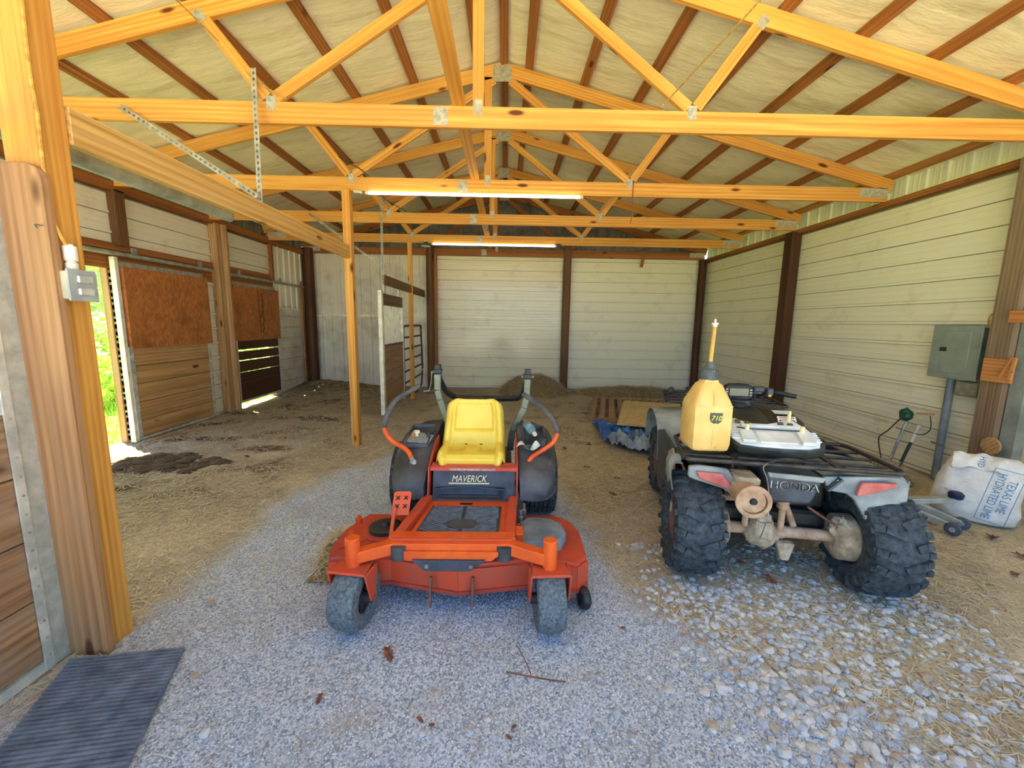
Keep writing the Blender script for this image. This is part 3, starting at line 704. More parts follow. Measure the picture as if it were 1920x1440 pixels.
for k, (p, rot, lab) in enumerate(((PL, R(-9), 'left'), (PR, R(3), 'right'))):
    mb(MB().lathe([(.036, .325), (.036, .475), (.030, .48), (0, .48)], (p.x, p.y, 0), (0, 0, 1), 20), 'pivot_tube', K['orange'])
    q = Matrix.Translation(p) @ Matrix.Rotation(rot, 4, 'Z')
    fm = MB(); w2 = .098
    fm.prism([(-w2, -.075), (w2, -.075), (w2 * .8, .06), (-w2 * .8, .06)], .318, .332)
    for sg in (-1, 1):
        fm.prism([(-.075, .325), (.055, .325), (.018, .155), (-.022, .155)], sg * w2 - .006, sg * w2 + .006, 'yz')
    fm.xf(q); fk = mb(fm, 'caster_fork', K['deckfront'], bevel=.003)
    ax = q.to_3x3() @ Vector((1, 0, 0)); c = q @ Vector((0, 0, .163))
    wt = mb(tyre_mb(c, ax, .163, .142, .078, 40, .028, .004), 'caster_wheel', K['caster'])
    hm_ = MB(); hm_.lathe([(.078, -.052), (.074, -.03), (.03, -.03), (.03, .03), (.074, .03), (.078, .052), (.082, .045), (.082, -.045)], c, ax, 24, True, True)
    side = ax.cross(Vector((0, 0, 1)))
    for j in range(5):
        a = j * 2 * math.pi / 5; dv = side * math.cos(a) + Vector((0, 0, 1)) * math.sin(a)
        hm_.bar(c + dv * .02 + ax * .036, c + dv * .078 + ax * .036, .022, .02, up=ax)
    hm_.lathe([(.028, -.095), (.028, .095)], c, ax, 14)
    sub(hm_, 'hub', K['hub'], wt)
    mb(MB().tube([c - ax * .118, c + ax * .118], .010, 8), 'axle_bolt', K['rusty'])
# --- foot platform with black grating mat
for x0, x1, x2 in ((-.61, -.55, .05), (.02, .075, 0)):
    pass
mb(MB().prism([(-.60, 2.10), (-.545, 2.10), (-.475, 2.60), (-.535, 2.60)], .365, .415), 'side_rail', K['deckfront'], bevel=.006)
mb(MB().prism([(.005, 2.10), (.065, 2.10), (.085, 2.60), (.03, 2.60)], .365, .415), 'side_rail', K['deckfront'], bevel=.006)
fp = mb(MB().prism([(-.535, 2.10), (.01, 2.10), (.03, 2.60), (-.475, 2.60)], .36, .375), 'foot_plate', K['orange'])
mt_ = [(-.50, 2.115), (-.03, 2.115), (-.015, 2.50), (-.455, 2.50)]
mat_o = sub(MB().prism(mt_, .376, .383), 'foot_mat', K['panel'], fp)
m_ = MB(); cx_, cy_ = -.245, 2.255
for sg in (-1, 1):
    for j in range(22):
        x0 = cx_ + sg * (.012 + j * .022); y0 = 2.125
        # diagonal ribs running up and out from the middle
        pts = []
        for s_ in range(24):
            x = cx_ + sg * (.012 + s_ * .010); y = 2.08 + j * .022 - .0 + s_ * .010 * .55
            lx = .045 + (y - 2.115) * .115; l0 = -.50 + (y - 2.115) * .117; l1 = -.03 + (y - 2.115) * .04
            if 2.125 < y < 2.492 and l0 + .012 < x < l1 - .012 and ((x - cx_) / .098) ** 2 + ((y - cy_) / .062) ** 2 > 1: pts.append((x, y, .386))
        if len(pts) > 1: m_.bar(pts[0], pts[-1], .008, .007)
stuff(sub(m_, 'mat_ribs', mat('grey_rib', L(96, 104, 116), L(126, 134, 144), 30, .6), fp))
sub(MB().lathe([(.094, 0), (.094, .008), (.085, .009), (.084, .004), (0, .004)], (0, 0, 0), (0, 0, 1), 28).xf(Matrix.Translation((cx_, cy_, .383)) @ Matrix.Diagonal((1, .63, 1, 1))), 'mat_emblem', K['fender'], fp)
sub(MB().bb(-.285, -.205, 2.535, 2.56, .376, .378), 'slot', K['blackprint'], fp)
# --- front panel below the seat
def pan(u, v):
    x = -.475 + .545 * u; z = .375 + .20 * v
    arch = .075 * math.exp(-((u - .42) / .36) ** 4)
    y = 2.60 + .05 * v
    if v < .42 and abs(u - .45) < .43: y += .035 * min(1, (.42 - v) / .06) * min(1, (.43 - abs(u - .45)) / .08)
    return (x, y, z)
fpn = mb(MB().grid(pan, 48, 30), 'front_panel', K['panel'])
m_ = MB(); m_.tube([(-.475 + .545 * (.02 + .86 * t), 2.618 - .004, .375 + .20 * (.36 + .09 * math.sin(math.pi * min(1, t * 1.1)))) for t in [i / 20 for i in range(21)]], .005, 6); sub(m_, 'panel_lip', K['fender'], fpn)
mb(MB().bar((-.475, 2.605, .372), (.05, 2.605, .372), .03, .025), 'panel_sill', K['fender'], bevel=.004)
text('MAVERICK', .062, K['cream'], fpn, (-.235 - MW.location.x, 2.622 - MW.location.y, .517), (1, 0, 0), (0, .24, 1), 'lettering', .0015, .78, .25, world=False)
sub(MB().bar((-.37, 2.621, .487), (-.10, 2.621, .487), .003, .008), 'underline', K['cream'], fpn)
mb(MB().bb(-.49, .085, 2.60, 2.71, .578, .602), 'seat_plate', mat('pink_red_paint', L(206, 84, 74), L(186, 66, 58), 9, .45), bevel=.004)
mb(MB().bb(-.36, -.06, 2.598, 2.601, .584, .597), 'warning_strip', mat('grey_print', L(150, 120, 116), L(190, 176, 170), 60, .6))
for x, sg in ((-.50, -1), (.085, 1)):
    mb(MB().prism([(2.55, .37), (2.66, .37), (3.05, .60), (3.05, .70), (2.90, .70), (2.62, .60)], x - .006, x + .006, 'yz'), 'side_plate', K['deckred'], bevel=.002)
# --- fender pods
def pod(sg):
    X = lambda x: x if sg < 0 else -.42 - x
    secs = []
    #        y     x_in   x_out  z_bot  z_in  z_out
    for y, xi, xo, zb, zi, zo in ((2.555, -.525, -.69, .40, .49, .47), (2.60, -.52, -.74, .40, .55, .52), (2.72, -.515, -.775, .42, .60, .56), (2.86, -.515, -.795, .44, .655, .61), (3.02, -.515, -.805, .46, .70, .645), (3.2, -.515, -.80, .50, .735, .68), (3.36, -.515, -.785, .54, .745, .69), (3.52, -.52, -.74, .56, .71, .65), (3.60, -.53, -.68, .58, .66, .62)):
        ring = [(xi, zb), (xi, zi - .01), (xi - .02, zi), ((xi + xo) / 2, (zi + zo) / 2 + .014), (xo + .05, zo + .006), (xo + .01, zo - .02), (xo, zb + .6 * (zo - .02 - zb)), (xo + .006, zb + .25 * (zo - .02 - zb)), (xo + .03, zb)]
        secs.append([(X(x), y, z) for x, z in ring])
    return MB().loft(secs)
lp = mb(pod(-1), 'fender', K['fender'], angle=50); rp = mb(pod(1), 'fender', K['fender'], angle=50)
# lower apron under each fender and the recessed console trays
for sg, par in ((-1, lp), (1, rp)):
    X = lambda x: x if sg < 0 else -.42 - x
    tr = MB(); a, b = sorted((X(-.555), X(-.72)))
    # tray floor and rim
    for (xa, ya, za), (xb, yb, zb_) in (((a, 2.87, .668), (b, 2.87, .668)), ((b, 2.87, .668), (b, 3.17, .735)), ((b, 3.17, .735), (a, 3.17, .735)), ((a, 3.17, .735), (a, 2.87, .668))):
        tr.bar((xa, ya, za), (xb, yb, zb_), .018, .03)
    sub(tr, 'tray_rim', K['fender'], par, bevel=.004)
    sub(MB().add([(a, 2.87, .662), (b, 2.87, .662), (b, 3.17, .722), (a, 3.17, .722)], [(0, 1, 2, 3)]), 'tray_floor', K['panel'], par)
mb(MB().tube(smooth_pts([(.105, 2.60, .40), (.2, 2.60, .39), (.30, 2.63, .40), (.345, 2.72, .43)], 4), .02, 8), 'fender_bumper', K['fender'])
# control plate with knobs on the left console
cp = sub(MB().add([(-.715, 2.905, .688), (-.545, 2.885, .684), (-.53, 2.995, .712), (-.70, 3.06, .724), (-.715, 2.905, .680), (-.545, 2.885, .676), (-.53, 2.995, .704), (-.70, 3.06, .716)], [(0, 1, 2, 3), (4, 7, 6, 5), (0, 4, 5, 1), (1, 5, 6, 2), (2, 6, 7, 3), (3, 7, 4, 0)]), 'control_plate', mat('grey_control_plate', L(120, 126, 126), L(150, 154, 150), 30, .5), lp)
for x, y, z, r, h, mt2 in ((-.655, 2.985, .705, .022, .045, K['cream']), (-.67, 2.925, .69, .010, .06, K['block']), (-.565, 2.965, .70, .02, .05, K['black'])):
    sub(MB().lathe([(r * .5, 0), (r * .5, h * .5), (r, h * .55), (r, h * .95), (0, h)], (x, y, z), (0, 0, 1), 14), 'knob', mt2, lp)
# --- seat
def seat_fn(u, v):
    a = (u - .5) * 2
    # side profile: front lip -> cushion -> crease -> back -> top
    prof = [(0, 2.672, .600), (.06, 2.665, .635), (.13, 2.70, .662), (.28, 2.80, .660), (.44, 2.93, .648), (.50, 2.965, .662), (.56, 2.985, .70), (.75, 3.04, .83), (.90, 3.085, .945), (.96, 3.11, .968), (1.0, 3.14, .960)]
    for (va, ya, za), (vb, yb, zb_) in zip(prof, prof[1:]):
        if va <= v <= vb + 1e-6:
            t = (v - va) / (vb - va); y = ya + (yb - ya) * t; z = za + (zb_ - za) * t; ny = zb_ - za; nz = -(yb - ya); break
    ln = math.hypot(ny, nz) + 1e-9
    wid = .238 if v < .5 else .238 - (v - .5) / .5 * .030
    if v > .80: wid *= max(.05, 1 - ((v - .80) / .20) ** 2.6 * .42)
    if v < .1: wid *= .93 + .07 * v / .1
    x = a * wid
    # side bolsters and stitched panels
    e = max(0, (abs(a) - .70) / .30); bol = .030 * math.sin(math.pi * min(1, e * 1.15)) if e > 0 else 0
    if e > .8: bol -= .055 * (e - .8) / .2
    bol *= 1 - max(0, min(1, (v - .82) / .14)) * .85
    d = bol
    if .62 < v < .93 and abs(a) < .66: d -= .030 * min(1, (.66 - abs(a)) / .05) * min(1, (v - .62) / .04) * min(1, (.93 - v) / .04)
    if .22 < v < .45:
        for c0, c1 in ((-.68, -.24), (.24, .68)):
            if c0 < a < c1: d -= .018 * min(1, (a - c0) / .05, (c1 - a) / .05) * min(1, (v - .22) / .03, (.45 - v) / .03)
        if abs(a) < .21: d += .006 * min(1, (.21 - abs(a)) / .04)
    return (-.232 + x, y - ny / ln * d, z - nz / ln * d)
sm_ = MB(); sm_.grid(seat_fn, 61, 110)
worn = []
for j in range(110):
    for i in range(61):
        a = (i / 60 - .5) * 2; v = j / 109
        w_ = 0
        if .2 < v < .46: w_ = .55 * max(0, 1 - abs(v - .34) / .14) * (1 if .2 < abs(a) < .72 else .35)
        worn.append(w_ * (.7 + .5 * N3(a * 3, v * 9, 2)))
st = mb(sm_, 'seat', K['seat'], angle=60)
at_ = st.data.attributes.new('worn', 'FLOAT', 'POINT'); at_.data.foreach_set('value', worn)
shell = MB(); shell.bb(-.455, -.01, 2.695, 3.02, .578, .606); shell.bar((-.232, 3.10, .62), (-.232, 3.165, .94), .34, .02, up=(0, 1, 0)); sub(shell, 'seat_shell', K['black'], st)
for x in (-.285, -.175): sub(MB().ball((x, 2.955, .655), (.014, .008, .006), 8, 6), 'drain_hole', K['blackprint'], st)
# --- steering levers
def lever(pts, name):
    P = smooth_pts(pts, 6); n = len(P); k0 = int(n * .47)
    lv = mb(MB().tube(P[k0 - 1:], .0165, 12), 'steering_lever', K['orange'])
    sub(MB().tube(P[:k0], .0195, 12), 'grip', K['grip'], lv); return lv
LP_ = [(-.655, 3.10, 1.065), (-.77, 2.98, 1.00), (-.815, 2.92, .95), (-.85, 2.87, .86), (-.855, 2.85, .80), (-.825, 2.83, .745), (-.775, 2.82, .70), (-.71, 2.80, .675), (-.665, 2.77, .645), (-.645, 2.745, .62)]
RP_ = [(.135, 3.06, 1.02), (.25, 2.97, .955), (.315, 2.91, .90), (.36, 2.87, .835), (.375, 2.85, .775), (.345, 2.83, .715), (.30, 2.82, .68), (.235, 2.80, .645), (.19, 2.77, .62), (.165, 2.745, .59)]
l1 = lever(LP_, 'l'); l2 = lever(RP_, 'r')
for lv, q0, q1, q2 in ((l1, (-.645, 2.745, .622), (-.60, 2.70, .56), (-.555, 2.67, .475)), (l2, (.165, 2.745, .595), (.12, 2.70, .535), (.07, 2.665, .455))):
    sub(MB().bar(q0, q1, .03, .012, up=(0, -1, .3)), 'lever_plate', K['steel'], lv, bevel=.003)
    sub(MB().bar(q1, q2, .026, .014, up=(0, -1, .3)), 'lever_arm', K['rusty'], lv, bevel=.003)
    c = (Vector(q0) + Vector(q1)) / 2
    sub(MB().lathe([(.028, 0), (.026, .012), (.012, .02), (0, .021)], c, (-.3, -1, .4), 14), 'lever_boss', K['steel'], lv)
    sub(MB().lathe([(.010, 0), (.009, .01), (0, .011)], Vector(q1), (-.2, -1, .4), 8), 'bolt', K['cream'], lv)
# --- folded roll bar
def rops(pts, mt2, nm, w=.052, h=.045):
    m_ = MB()
    for a, b in zip(pts, pts[1:]): m_.bar(a, b, w, h, up=(0, 1, 0))
    return mb(m_, nm, mt2, bevel=.006)
y_ = 3.33
u1 = rops([(-.455, y_, .55), (-.475, y_, .74), (-.535, y_, .92), (-.553, y_, 1.0), (-.553, y_, 1.13)], K['rops'], 'rollbar_upright')
u2 = rops([(.045, y_, .50), (.06, y_, .66), (.155, y_, .86), (.175, y_, .95), (.18, y_, 1.10)], K['rops'], 'rollbar_upright')
hp = [(-.553, 3.36, 1.14), (-.545, 3.44, 1.06), (-.52, 3.60, .94), (-.47, 3.70, .88), (-.40, 3.74, .86), (.06, 3.74, .86), (.13, 3.70, .885), (.16, 3.58, .95), (.178, 3.44, 1.06), (.18, 3.36, 1.12)]
mb(MB().tube(smooth_pts(hp, 3), .026, 4, smooth=False), 'folded_hoop', K['black'])
for x, z in ((-.553, 1.135), (.18, 1.105)):
    mb(MB().bb(x - .034, x + .034, y_ - .03, y_ + .05, z, z + .035), 'hinge_block', K['black'], bevel=.004)
    mb(MB().bb(x - .022, x + .026, y_ - .02, y_ + .03, z + .03, z + .075), 'hinge_ear', K['black'], bevel=.004)
    mb(MB().tube([(x - .05, y_, z + .01), (x + .05, y_, z + .01)], .009, 8), 'hinge_pin', K['steel'])
mb(MB().tube([(-.60, 3.33, 1.14), (-.605, 3.33, 1.06), (-.625, 3.34, .99), (-.67, 3.34, .985)], .005, 6), 'pin_lanyard', K['steel'])
# --- rear tyres with turf tread
for c, sx in ((Vector((-.758, 3.27, .29)), -1), (Vector((.288, 3.27, .29)), 1)):
    rw = mb(tyre_mb(c, (1, 0, 0), .278, .25, .15, 48, .035, .006), 'rear_tyre', K['tyre'])
    lm = MB()
    for row in range(-3, 4):
        for j in range(36):
            a = (j + (row % 2) * .5) * 2 * math.pi / 36; r_ = .282 - (abs(row) == 3) * .012; x = c.x + row * .034
            n_ = Vector((0, math.sin(a), math.cos(a))); t_ = Vector((0, math.cos(a), -math.sin(a)))
            p = Vector((x, c.y, c.z)) + n_ * r_
            lm.bar(p - t_ * .019, p + t_ * .019, .027, .014, up=n_)
    stuff(sub(lm, 'tread_lugs', K['tyre'], rw))
    sub(MB().lathe([(.0, -.03), (.06, -.03), (.13, -.06), (.155, -.10), (.155, .10), (.13, .06), (.06, .03), (0, .03)], c, (1, 0, 0), 24), 'rim', K['hub'], rw)
# --- engine and chassis behind the seat
mb(MB().bb(-.50, .06, 2.62, 3.75, .26, .40), 'chassis', K['hub'], bevel=.01)
mb(MB().bb(-.42, -.02, 3.20, 3.72, .40, .66), 'engine', K['black'], bevel=.03)
mb(MB().lathe([(.14, 0), (.14, .05), (.06, .07), (0, .07)], (-.22, 3.46, .66), (0, 0, 1), 24), 'blower_housing', K['black'])
for x, y in ((.105, 2.42), (.105, 2.27), (.13, 2.52)):
    mb(MB().lathe([(.018, 0), (.018, .08), (.01, .085), (.01, .12), (0, .12)], (x, y, .275), (0, 0, 1), 12), 'lift_link', K['steel'])
mb(MB().tube([(.08, 2.33, .33), (.30, 2.36, .31)], .014, 8), 'lift_rod', K['hub']); mb(MB().bar((.065, 2.15, .36), (.11, 2.15, .36), .10, .10), 'frame_ear', K['orange'], bevel=.006)
# --- deck lift pedal with four cross-shaped holes
pm = MB(); po, pr_, pu = Vector((-.612, 2.335, .475)), Vector((1, 0.05, 0)).normalized(), Vector((.03, .55, .83)).normalized()
pn = pr_.cross(pu)
vs = [po + pr_ * a * .052 + pu * b * .070 + pn * c for c in (0, -.006) for a, b in ((-1, -1), (1, -1), (1, .85), (.8, 1), (-.8, 1), (-1, .85))]
pm.add(vs, [tuple(range(6)), tuple(reversed(range(6, 12)))] + [(i, (i + 1) % 6, (i + 1) % 6 + 6, i + 6) for i in range(6)])
pd = mb(pm, 'lift_pedal', K['orange'], bevel=.002)
xm = MB()
for a in (-.45, .45):
    for b in (-.25, .45):
        c = po + pr_ * a * .052 + pu * b * .07 + pn * .0012
        for sg in (-1, 1): xm.bar(c - (pr_ + pu * sg) * .011, c + (pr_ + pu * sg) * .011, .007, .002, up=pn)
sub(xm, 'cross_holes', K['blackprint'], pd)
mb(MB().bar((-.645, 2.31, .46), (-.66, 2.25, .29), .022, .012, up=(0, 1, 0)), 'pedal_arm', K['orange'], bevel=.003)
mb(MB().bar((-.665, 2.25, .29), (-.71, 2.14, .285), .02, .012, up=(0, 0, 1)), 'pedal_link', K['orange'], bevel=.003)
# ------------------------------------------------------------------ things left on the mower
bt = thing('water_bottle', 'clear plastic water bottle with a blue label lying in the mower console', 'bottle', (.205, 2.93, .70))
bd = Vector((.06, -.20, -.035)).normalized(); b0 = Vector((.165, 3.13, .775))
mg, nt, bs = newmat('clear_plastic'); bs.inputs['Base Color'].default_value = L(206, 216, 214); bs.inputs['Roughness'].default_value = .12; bs.inputs['Transmission Weight'].default_value = .8
MB().lathe([(.0, 0), (.028, .002), (.032, .02), (.031, .05), (.032, .09), (.032, .135), (.022, .165), (.014, .18), (.014, .19)], b0, bd, 18).build('bottle_body', mg, bt, True)
MB().lathe([(.0325, .08), (.0325, .125)], b0, bd, 18).build('bottle_label', mat('blue_label', L(70, 160, 206), L(150, 220, 226), 40, .4), bt, True)
MB().lathe([(.016, .186), (.016, .205), (0, .206)], b0, bd, 14).build('bottle_cap', K['whitepaint'], bt, True)
wm = MB(); wm.grid(lambda u, v: (.085 + .16 * u + .02 * v, 2.795 + .07 * v - .02 * u, .688 + .02 * math.sin(u * 7 + v * 2) + .018 * v * math.sin(u * 11)), 14, 8)
o = wm.build('wrapper', mat('printed_wrapper', L(226, 240, 240), L(196, 140, 140), 30, .35, .1, lo=.55, hi=.7)); recentre(o); tag(o, 'crumpled white snack wrapper beside the mower seat', 'wrapper')
ct = thing('lidded_cup', 'small dark cup with a brown lid in the mower console', 'cup', (.275, 2.865, .672))
MB().lathe([(.0, 0), (.026, 0), (.032, .045), (.032, .05)], (0, 0, 0), (0, 0, 1), 16).build('cup_body', K['panel'], ct)
MB().lathe([(.034, .048), (.034, .066), (.028, .07), (0, .069)], (0, 0, 0), (0, 0, 1), 16).build('lid', K['hub'], ct)
# ================================================================== four-wheeler
K['atvgrey'] = mat('faded_grey_plastic', L(112, 120, 122), L(168, 172, 166), 6, .55, 0, .1, 60, lo=.35, hi=.7)
K['atvblue'] = mat('dark_slate_plastic', L(38, 46, 56), L(70, 82, 92), 7, .45, 0, .05)
K['atvblack'] = mat('dusty_body_black', L(24, 26, 28), L(56, 58, 56), 5, .4)
K['mud'] = mat('dried_mud', L(196, 178, 150), L(156, 134, 106), 18, .95, 0, .6, 40, bdist=.02)
K['mudrust'] = mat('muddy_rust', L(200, 168, 136), L(164, 126, 96), 14, .85, 0, .3)
K['rackblack'] = mat('rack_black', L(34, 34, 36), L(72, 66, 62), 18, .5, .2)
K['atvtyre'] = mat('mud_tyre_rubber', L(34, 42, 50), L(78, 88, 94), 30, .8, 0, .25, 45, lo=.35, hi=.75)
K['lens'] = mat('faded_red_lens', L(206, 120, 112), L(178, 78, 74), 12, .35)
AT = thing('quad_bike', 'muddy black four-wheeler seen from behind, parked by the right wall', 'quad bike', (1.69, 2.37, 0), R(-11.5))
def ab(m_, name, mt, parent=None, **k): return m_.build(name, mt, parent or AT, **k)
def mud_tyre(cx, cy, r, w, rim, nl):
    c = Vector((cx, cy, r)); t = tyre_mb(c, (1, 0, 0), r - .012, w, rim, 40, .06, .008)
    to = ab(t, 'tyre', K['atvtyre']); lm = MB()
    for j in range(nl):
        for sg in (-1, 1):
            a0 = (j + (.5 if sg > 0 else 0)) * 2 * math.pi / nl
            long_ = j % 2 == 0
            xs = ((.008, .0), (.30, .07), (.62, .13), (.90, .16)) if long_ else ((.34, .02), (.62, .07), (.92, .10))
            pts = []
            for fx_, da in xs:
                a = a0 + da; rr = r - .010 - (.0 if fx_ < .7 else .022)
                pts.append((Vector((cx + sg * fx_ * w / 2 * 1.04, cy + math.sin(a) * rr, r + math.cos(a) * rr)), Vector((sg * (.6 if fx_ > .8 else 0), math.sin(a), math.cos(a)))))
            for (pa, na), (pb, nb) in zip(pts, pts[1:]): lm.bar(pa, pb, .040, .022, up=(na + nb).normalized())
        for sg in (-1, 1):          # shoulder lugs
            a = (j + .3) * 2 * math.pi / nl; rr = r - .055
            p = Vector((cx + sg * w * .485, cy + math.sin(a) * rr, r + math.cos(a) * rr)); n_ = Vector((0, math.sin(a), math.cos(a)))
            lm.bar(p - n_ * .03, p + n_ * .024, .03, .03, up=(1, 0, 0))
    stuff(ab(lm, 'tread_lugs', K['atvtyre'], to))
    ab(MB().lathe([(0, -.02), (rim * .5, -.02), (rim * .8, -.06), (rim + .012, -w * .40), (rim + .014, w * .40), (rim * .8, .06), (rim * .5, .02), (0, .02)], c, (1, 0, 0), 28), 'rim', K['rusty'], to)
    return to
tl_ = mud_tyre(-.505, 0, .315, .27, .155, 17); tr_ = mud_tyre(.505, 0, .315, .27, .155, 17)
mud_tyre(-.445, 1.29, .31, .20, .155, 17); mud_tyre(.445, 1.29, .31, .20, .155, 17)
# rear axle, differential, brake drum
ab(MB().lathe([(.036, -.40), (.036, -.16), (.05, -.14), (.05, .02), (.036, .05), (.034, .34), (.04, .40)], (0, 0, .30), (1, 0, 0), 16), 'rear_axle', K['mudrust'])
def lump(c, r, sc=(1, 1, 1), seed=0, nu=20, nv=14, k=.22):
    m_ = MB(); c = Vector(c)
    def fn(u, v):
        a = 2 * math.pi * u; b = math.pi * (.002 + v * .996); d = Vector((math.cos(a) * math.sin(b), math.sin(a) * math.sin(b), -math.cos(b)))
        rr = r * (1 + k * N3(d.x * 2.2 + seed, d.y * 2.2, d.z * 2.2) + k * .5 * N3(d.x * 6 + seed, d.y * 6, d.z * 6))
        return (c.x + d.x * rr * sc[0], c.y + d.y * rr * sc[1], c.z + d.z * rr * sc[2])
    m_.grid(fn, nu, nv, True, True); return m_
df = ab(lump((-.105, -.03, .305), .092, (1, 1.0, 1.05), 2), 'differential', K['mud'])
ab(MB().bb(-.14, -.06, -.08, .02, .36, .43), 'breather_block', K['mud'], df, bevel=.01)
ab(MB().prism([(-.03, .27), (.07, .27), (.045, .16), (.0, .16)], -.10, -.05, 'xz'), 'hitch_bracket', K['mud'], bevel=.006)
ab(MB().lathe([(0, -.05), (.10, -.045), (.135, -.02), (.14, .05), (.11, .07), (0, .075)], (.345, 0, .305), (1, 0, 0), 26), 'brake_drum', K['mud'])
ab(lump((.315, -.05, .37), .055, (1, 1, 1.2), 5, k=.4), 'mud_clod', K['mud'])
ab(MB().tube([(.10, -.12, .52), (.22, -.08, .44), (.30, -.06, .39)], .007, 6), 'brake_cable', K['rusty'])
ab(MB().lathe([(0, -.04), (.09, -.035), (.11, 0), (.11, .05), (0, .06)], (-.345, 0, .305), (1, 0, 0), 20), 'hub_flange', K['mudrust'])
for x, s_ in ((-.0, 1), (-.20, .8)):
    ab(MB().lathe([(.018, .34), (.018, .47), (.034, .475), (.034, .49), (.03, .50), (.034, .51), (.03, .52), (.034, .53), (.036, .58)], (x, -.05, 0), (0, 0, 1), 14), 'shock_absorber', K['mudrust'])
ab(MB().tube([(-.08, .02, .52), (.0, .02, .52), (.035, .0, .48), (.085, -.02, .35)], .018, 10), 'swing_arm', K['mudrust'])
ab(MB().tube([(-.30, .10, .45), (-.05, .05, .47)], .02, 8), 'frame_tube', K['mudrust'])
ab(MB().bb(-.32, .30, .05, 1.5, .30, .42), 'chassis', K['atvblack'], bevel=.02)
ab(MB().bb(-.30, .30, .10, .50, .42, .70), 'engine_bay', K['atvblack'], bevel=.02)
# exhaust
ex = ab(MB().lathe([(.06, .30), (.072, .26), (.072, -.10), (.066, -.13), (.02, -.135), (.02, -.10), (.016, -.10), (0, -.08)], (-.275, -.20, .61), (0, 1, 0), 24), 'exhaust', K['mudrust'])
ab(MB().lathe([(.085, 0), (.092, .004), (.092, .02), (.085, .024), (.068, .024), (.068, 0)], (-.27, -.335, .605), (0, 1, 0), 26, True, True), 'exhaust_ring', K['mudrust'], ex)
ab(MB().lathe([(.017, 0), (.017, .006), (0, .006)], (-.272, -.342, .61), (0, 1, 0), 14), 'tailpipe_hole', K['blackprint'], ex)
ab(MB().bb(-.33, -.20, -.22, -.06, .655, .70), 'exhaust_bracket', K['mud'], bevel=.01)
# centre tail box with lettering
tb = ab(MB().prism([(-.17, .735), (.125, .725), (.085, .60), (.07, .565), (-.125, .56), (-.15, .60)], -.20, .12, 'xz'), 'tail_box', K['atvblue'], bevel=.015, seg=2)
ab(MB().prism([(-.165, .738), (.13, .728), (.118, .700), (-.155, .71)], -.207, -.19, 'xz'), 'tail_box_edge', K['atvgrey'], tb, bevel=.003)
for k_, (sz, mt2, yy) in enumerate(((.060, K['whitepaint'], -.2030), (.0575, K['blackprint'], -.2045))):
    text('HONDA', sz, mt2, tb, (-.022, yy, .665), (1, 0, -.02), (0, .05, 1), 'lettering', .0008, 1.12, 0, world=False)
# right rear fender
fr = ab(MB().prism([(.135, .725), (.545, .745), (.585, .70), (.592, .55), (.555, .492), (.385, .468), (.345, .535), (.30, .605), (.255, .635), (.165, .645)], lambda p: -.17 + max(0, p[0] - .45) * .35, lambda p: -.135 + max(0, p[0] - .45) * .35, 'xz'), 'rear_fender', K['atvgrey'], bevel=.010, seg=2)
fm = MB(); fm.grid(lambda u, v: (.13 + (.46 + .03 * math.sin(math.pi * v)) * u, -.165 + .62 * v + max(0, u - .72) * .16, .733 + .018 * math.sin(math.pi * u) - .05 * max(0, u - .85) / .15 * .6 - .06 * v * v), 16, 14); ab(fm, 'fender_top', K['atvgrey'], fr)
ab(MB().prism([(-.12, .52), (-.12, .72), (.40, .68), (.42, .60), (.30, .62), (.05, .63), (-.05, .56)], .578, .588, 'yz'), 'fender_skirt', K['atvgrey'], fr, bevel=.003)
ab(MB().bar((.15, -.178, .655), (.215, -.178, .725), .012, .05, up=(0, -1, 0)), 'fender_bracket', K['atvblue'], fr)
ab(MB().lathe([(.012, 0), (.012, .006), (0, .007)], (.205, -.183, .708), (0, -1, 0), 10), 'reflector_bolt', K['cream'], fr)
ab(MB().prism([(.315, .712), (.485, .722), (.48, .70), (.40, .665), (.305, .630), (.30, .64)], -.190, -.165, 'xz'), 'tail_light', K['lens'], bevel=.004)
# left rear corner: broken fender with the lamp on its bracket
fl_ = ab(MB().prism([(-.575, .725), (-.52, .735), (-.36, .725), (-.29, .62), (-.31, .585), (-.36, .59), (-.38, .605), (-.535, .645), (-.575, .66)], -.165, -.135, 'xz'), 'lamp_bracket', K['atvgrey'], bevel=.006)
ab(MB().prism([(-.54, .705), (-.39, .70), (-.325, .615), (-.36, .612), (-.52, .665)], -.188, -.165, 'xz'), 'tail_light', K['lens'], bevel=.006)
bf = MB(); bf.grid(lambda u, v: (-.60 - .065 * math.sin(u * 2.2), -.13 + .20 * v + .03 * math.sin(5 * u), .735 - .16 * u * u - .02 * math.sin(9 * v)), 10, 8); ab(bf, 'broken_fender', K['atvgrey'], fl_)
bf = MB(); bf.grid(lambda u, v: (-.56 + .40 * u, -.10 + .5 * v, .725 + .015 * math.sin(math.pi * u) - .05 * v), 10, 8); ab(bf, 'fender_top', K['atvblack'], fl_)
ab(MB().prism([(.14, .30), (.14, .68), (.22, .72), (.34, .66), (.34, .34), (.24, .26)], -.60, -.588, 'yz'), 'mud_flap', K['mud'])
ab(MB().prism([(.30, .20), (.30, .70), (.75, .72), (.98, .66), (1.02, .45), (.85, .24)], -.575, -.555, 'yz'), 'side_panel', K['atvblue'], bevel=.005)
ab(MB().prism([(.30, .20), (.30, .70), (.75, .72), (.98, .66), (1.02, .45), (.85, .24)], .555, .575, 'yz'), 'side_panel', K['atvblue'], bevel=.005)
for sg in (-1, 1): ab(MB().bb(min(sg * .28, sg * .56), max(sg * .28, sg * .56), .30, .92, .22, .25), 'foot_well', K['atvblack'])
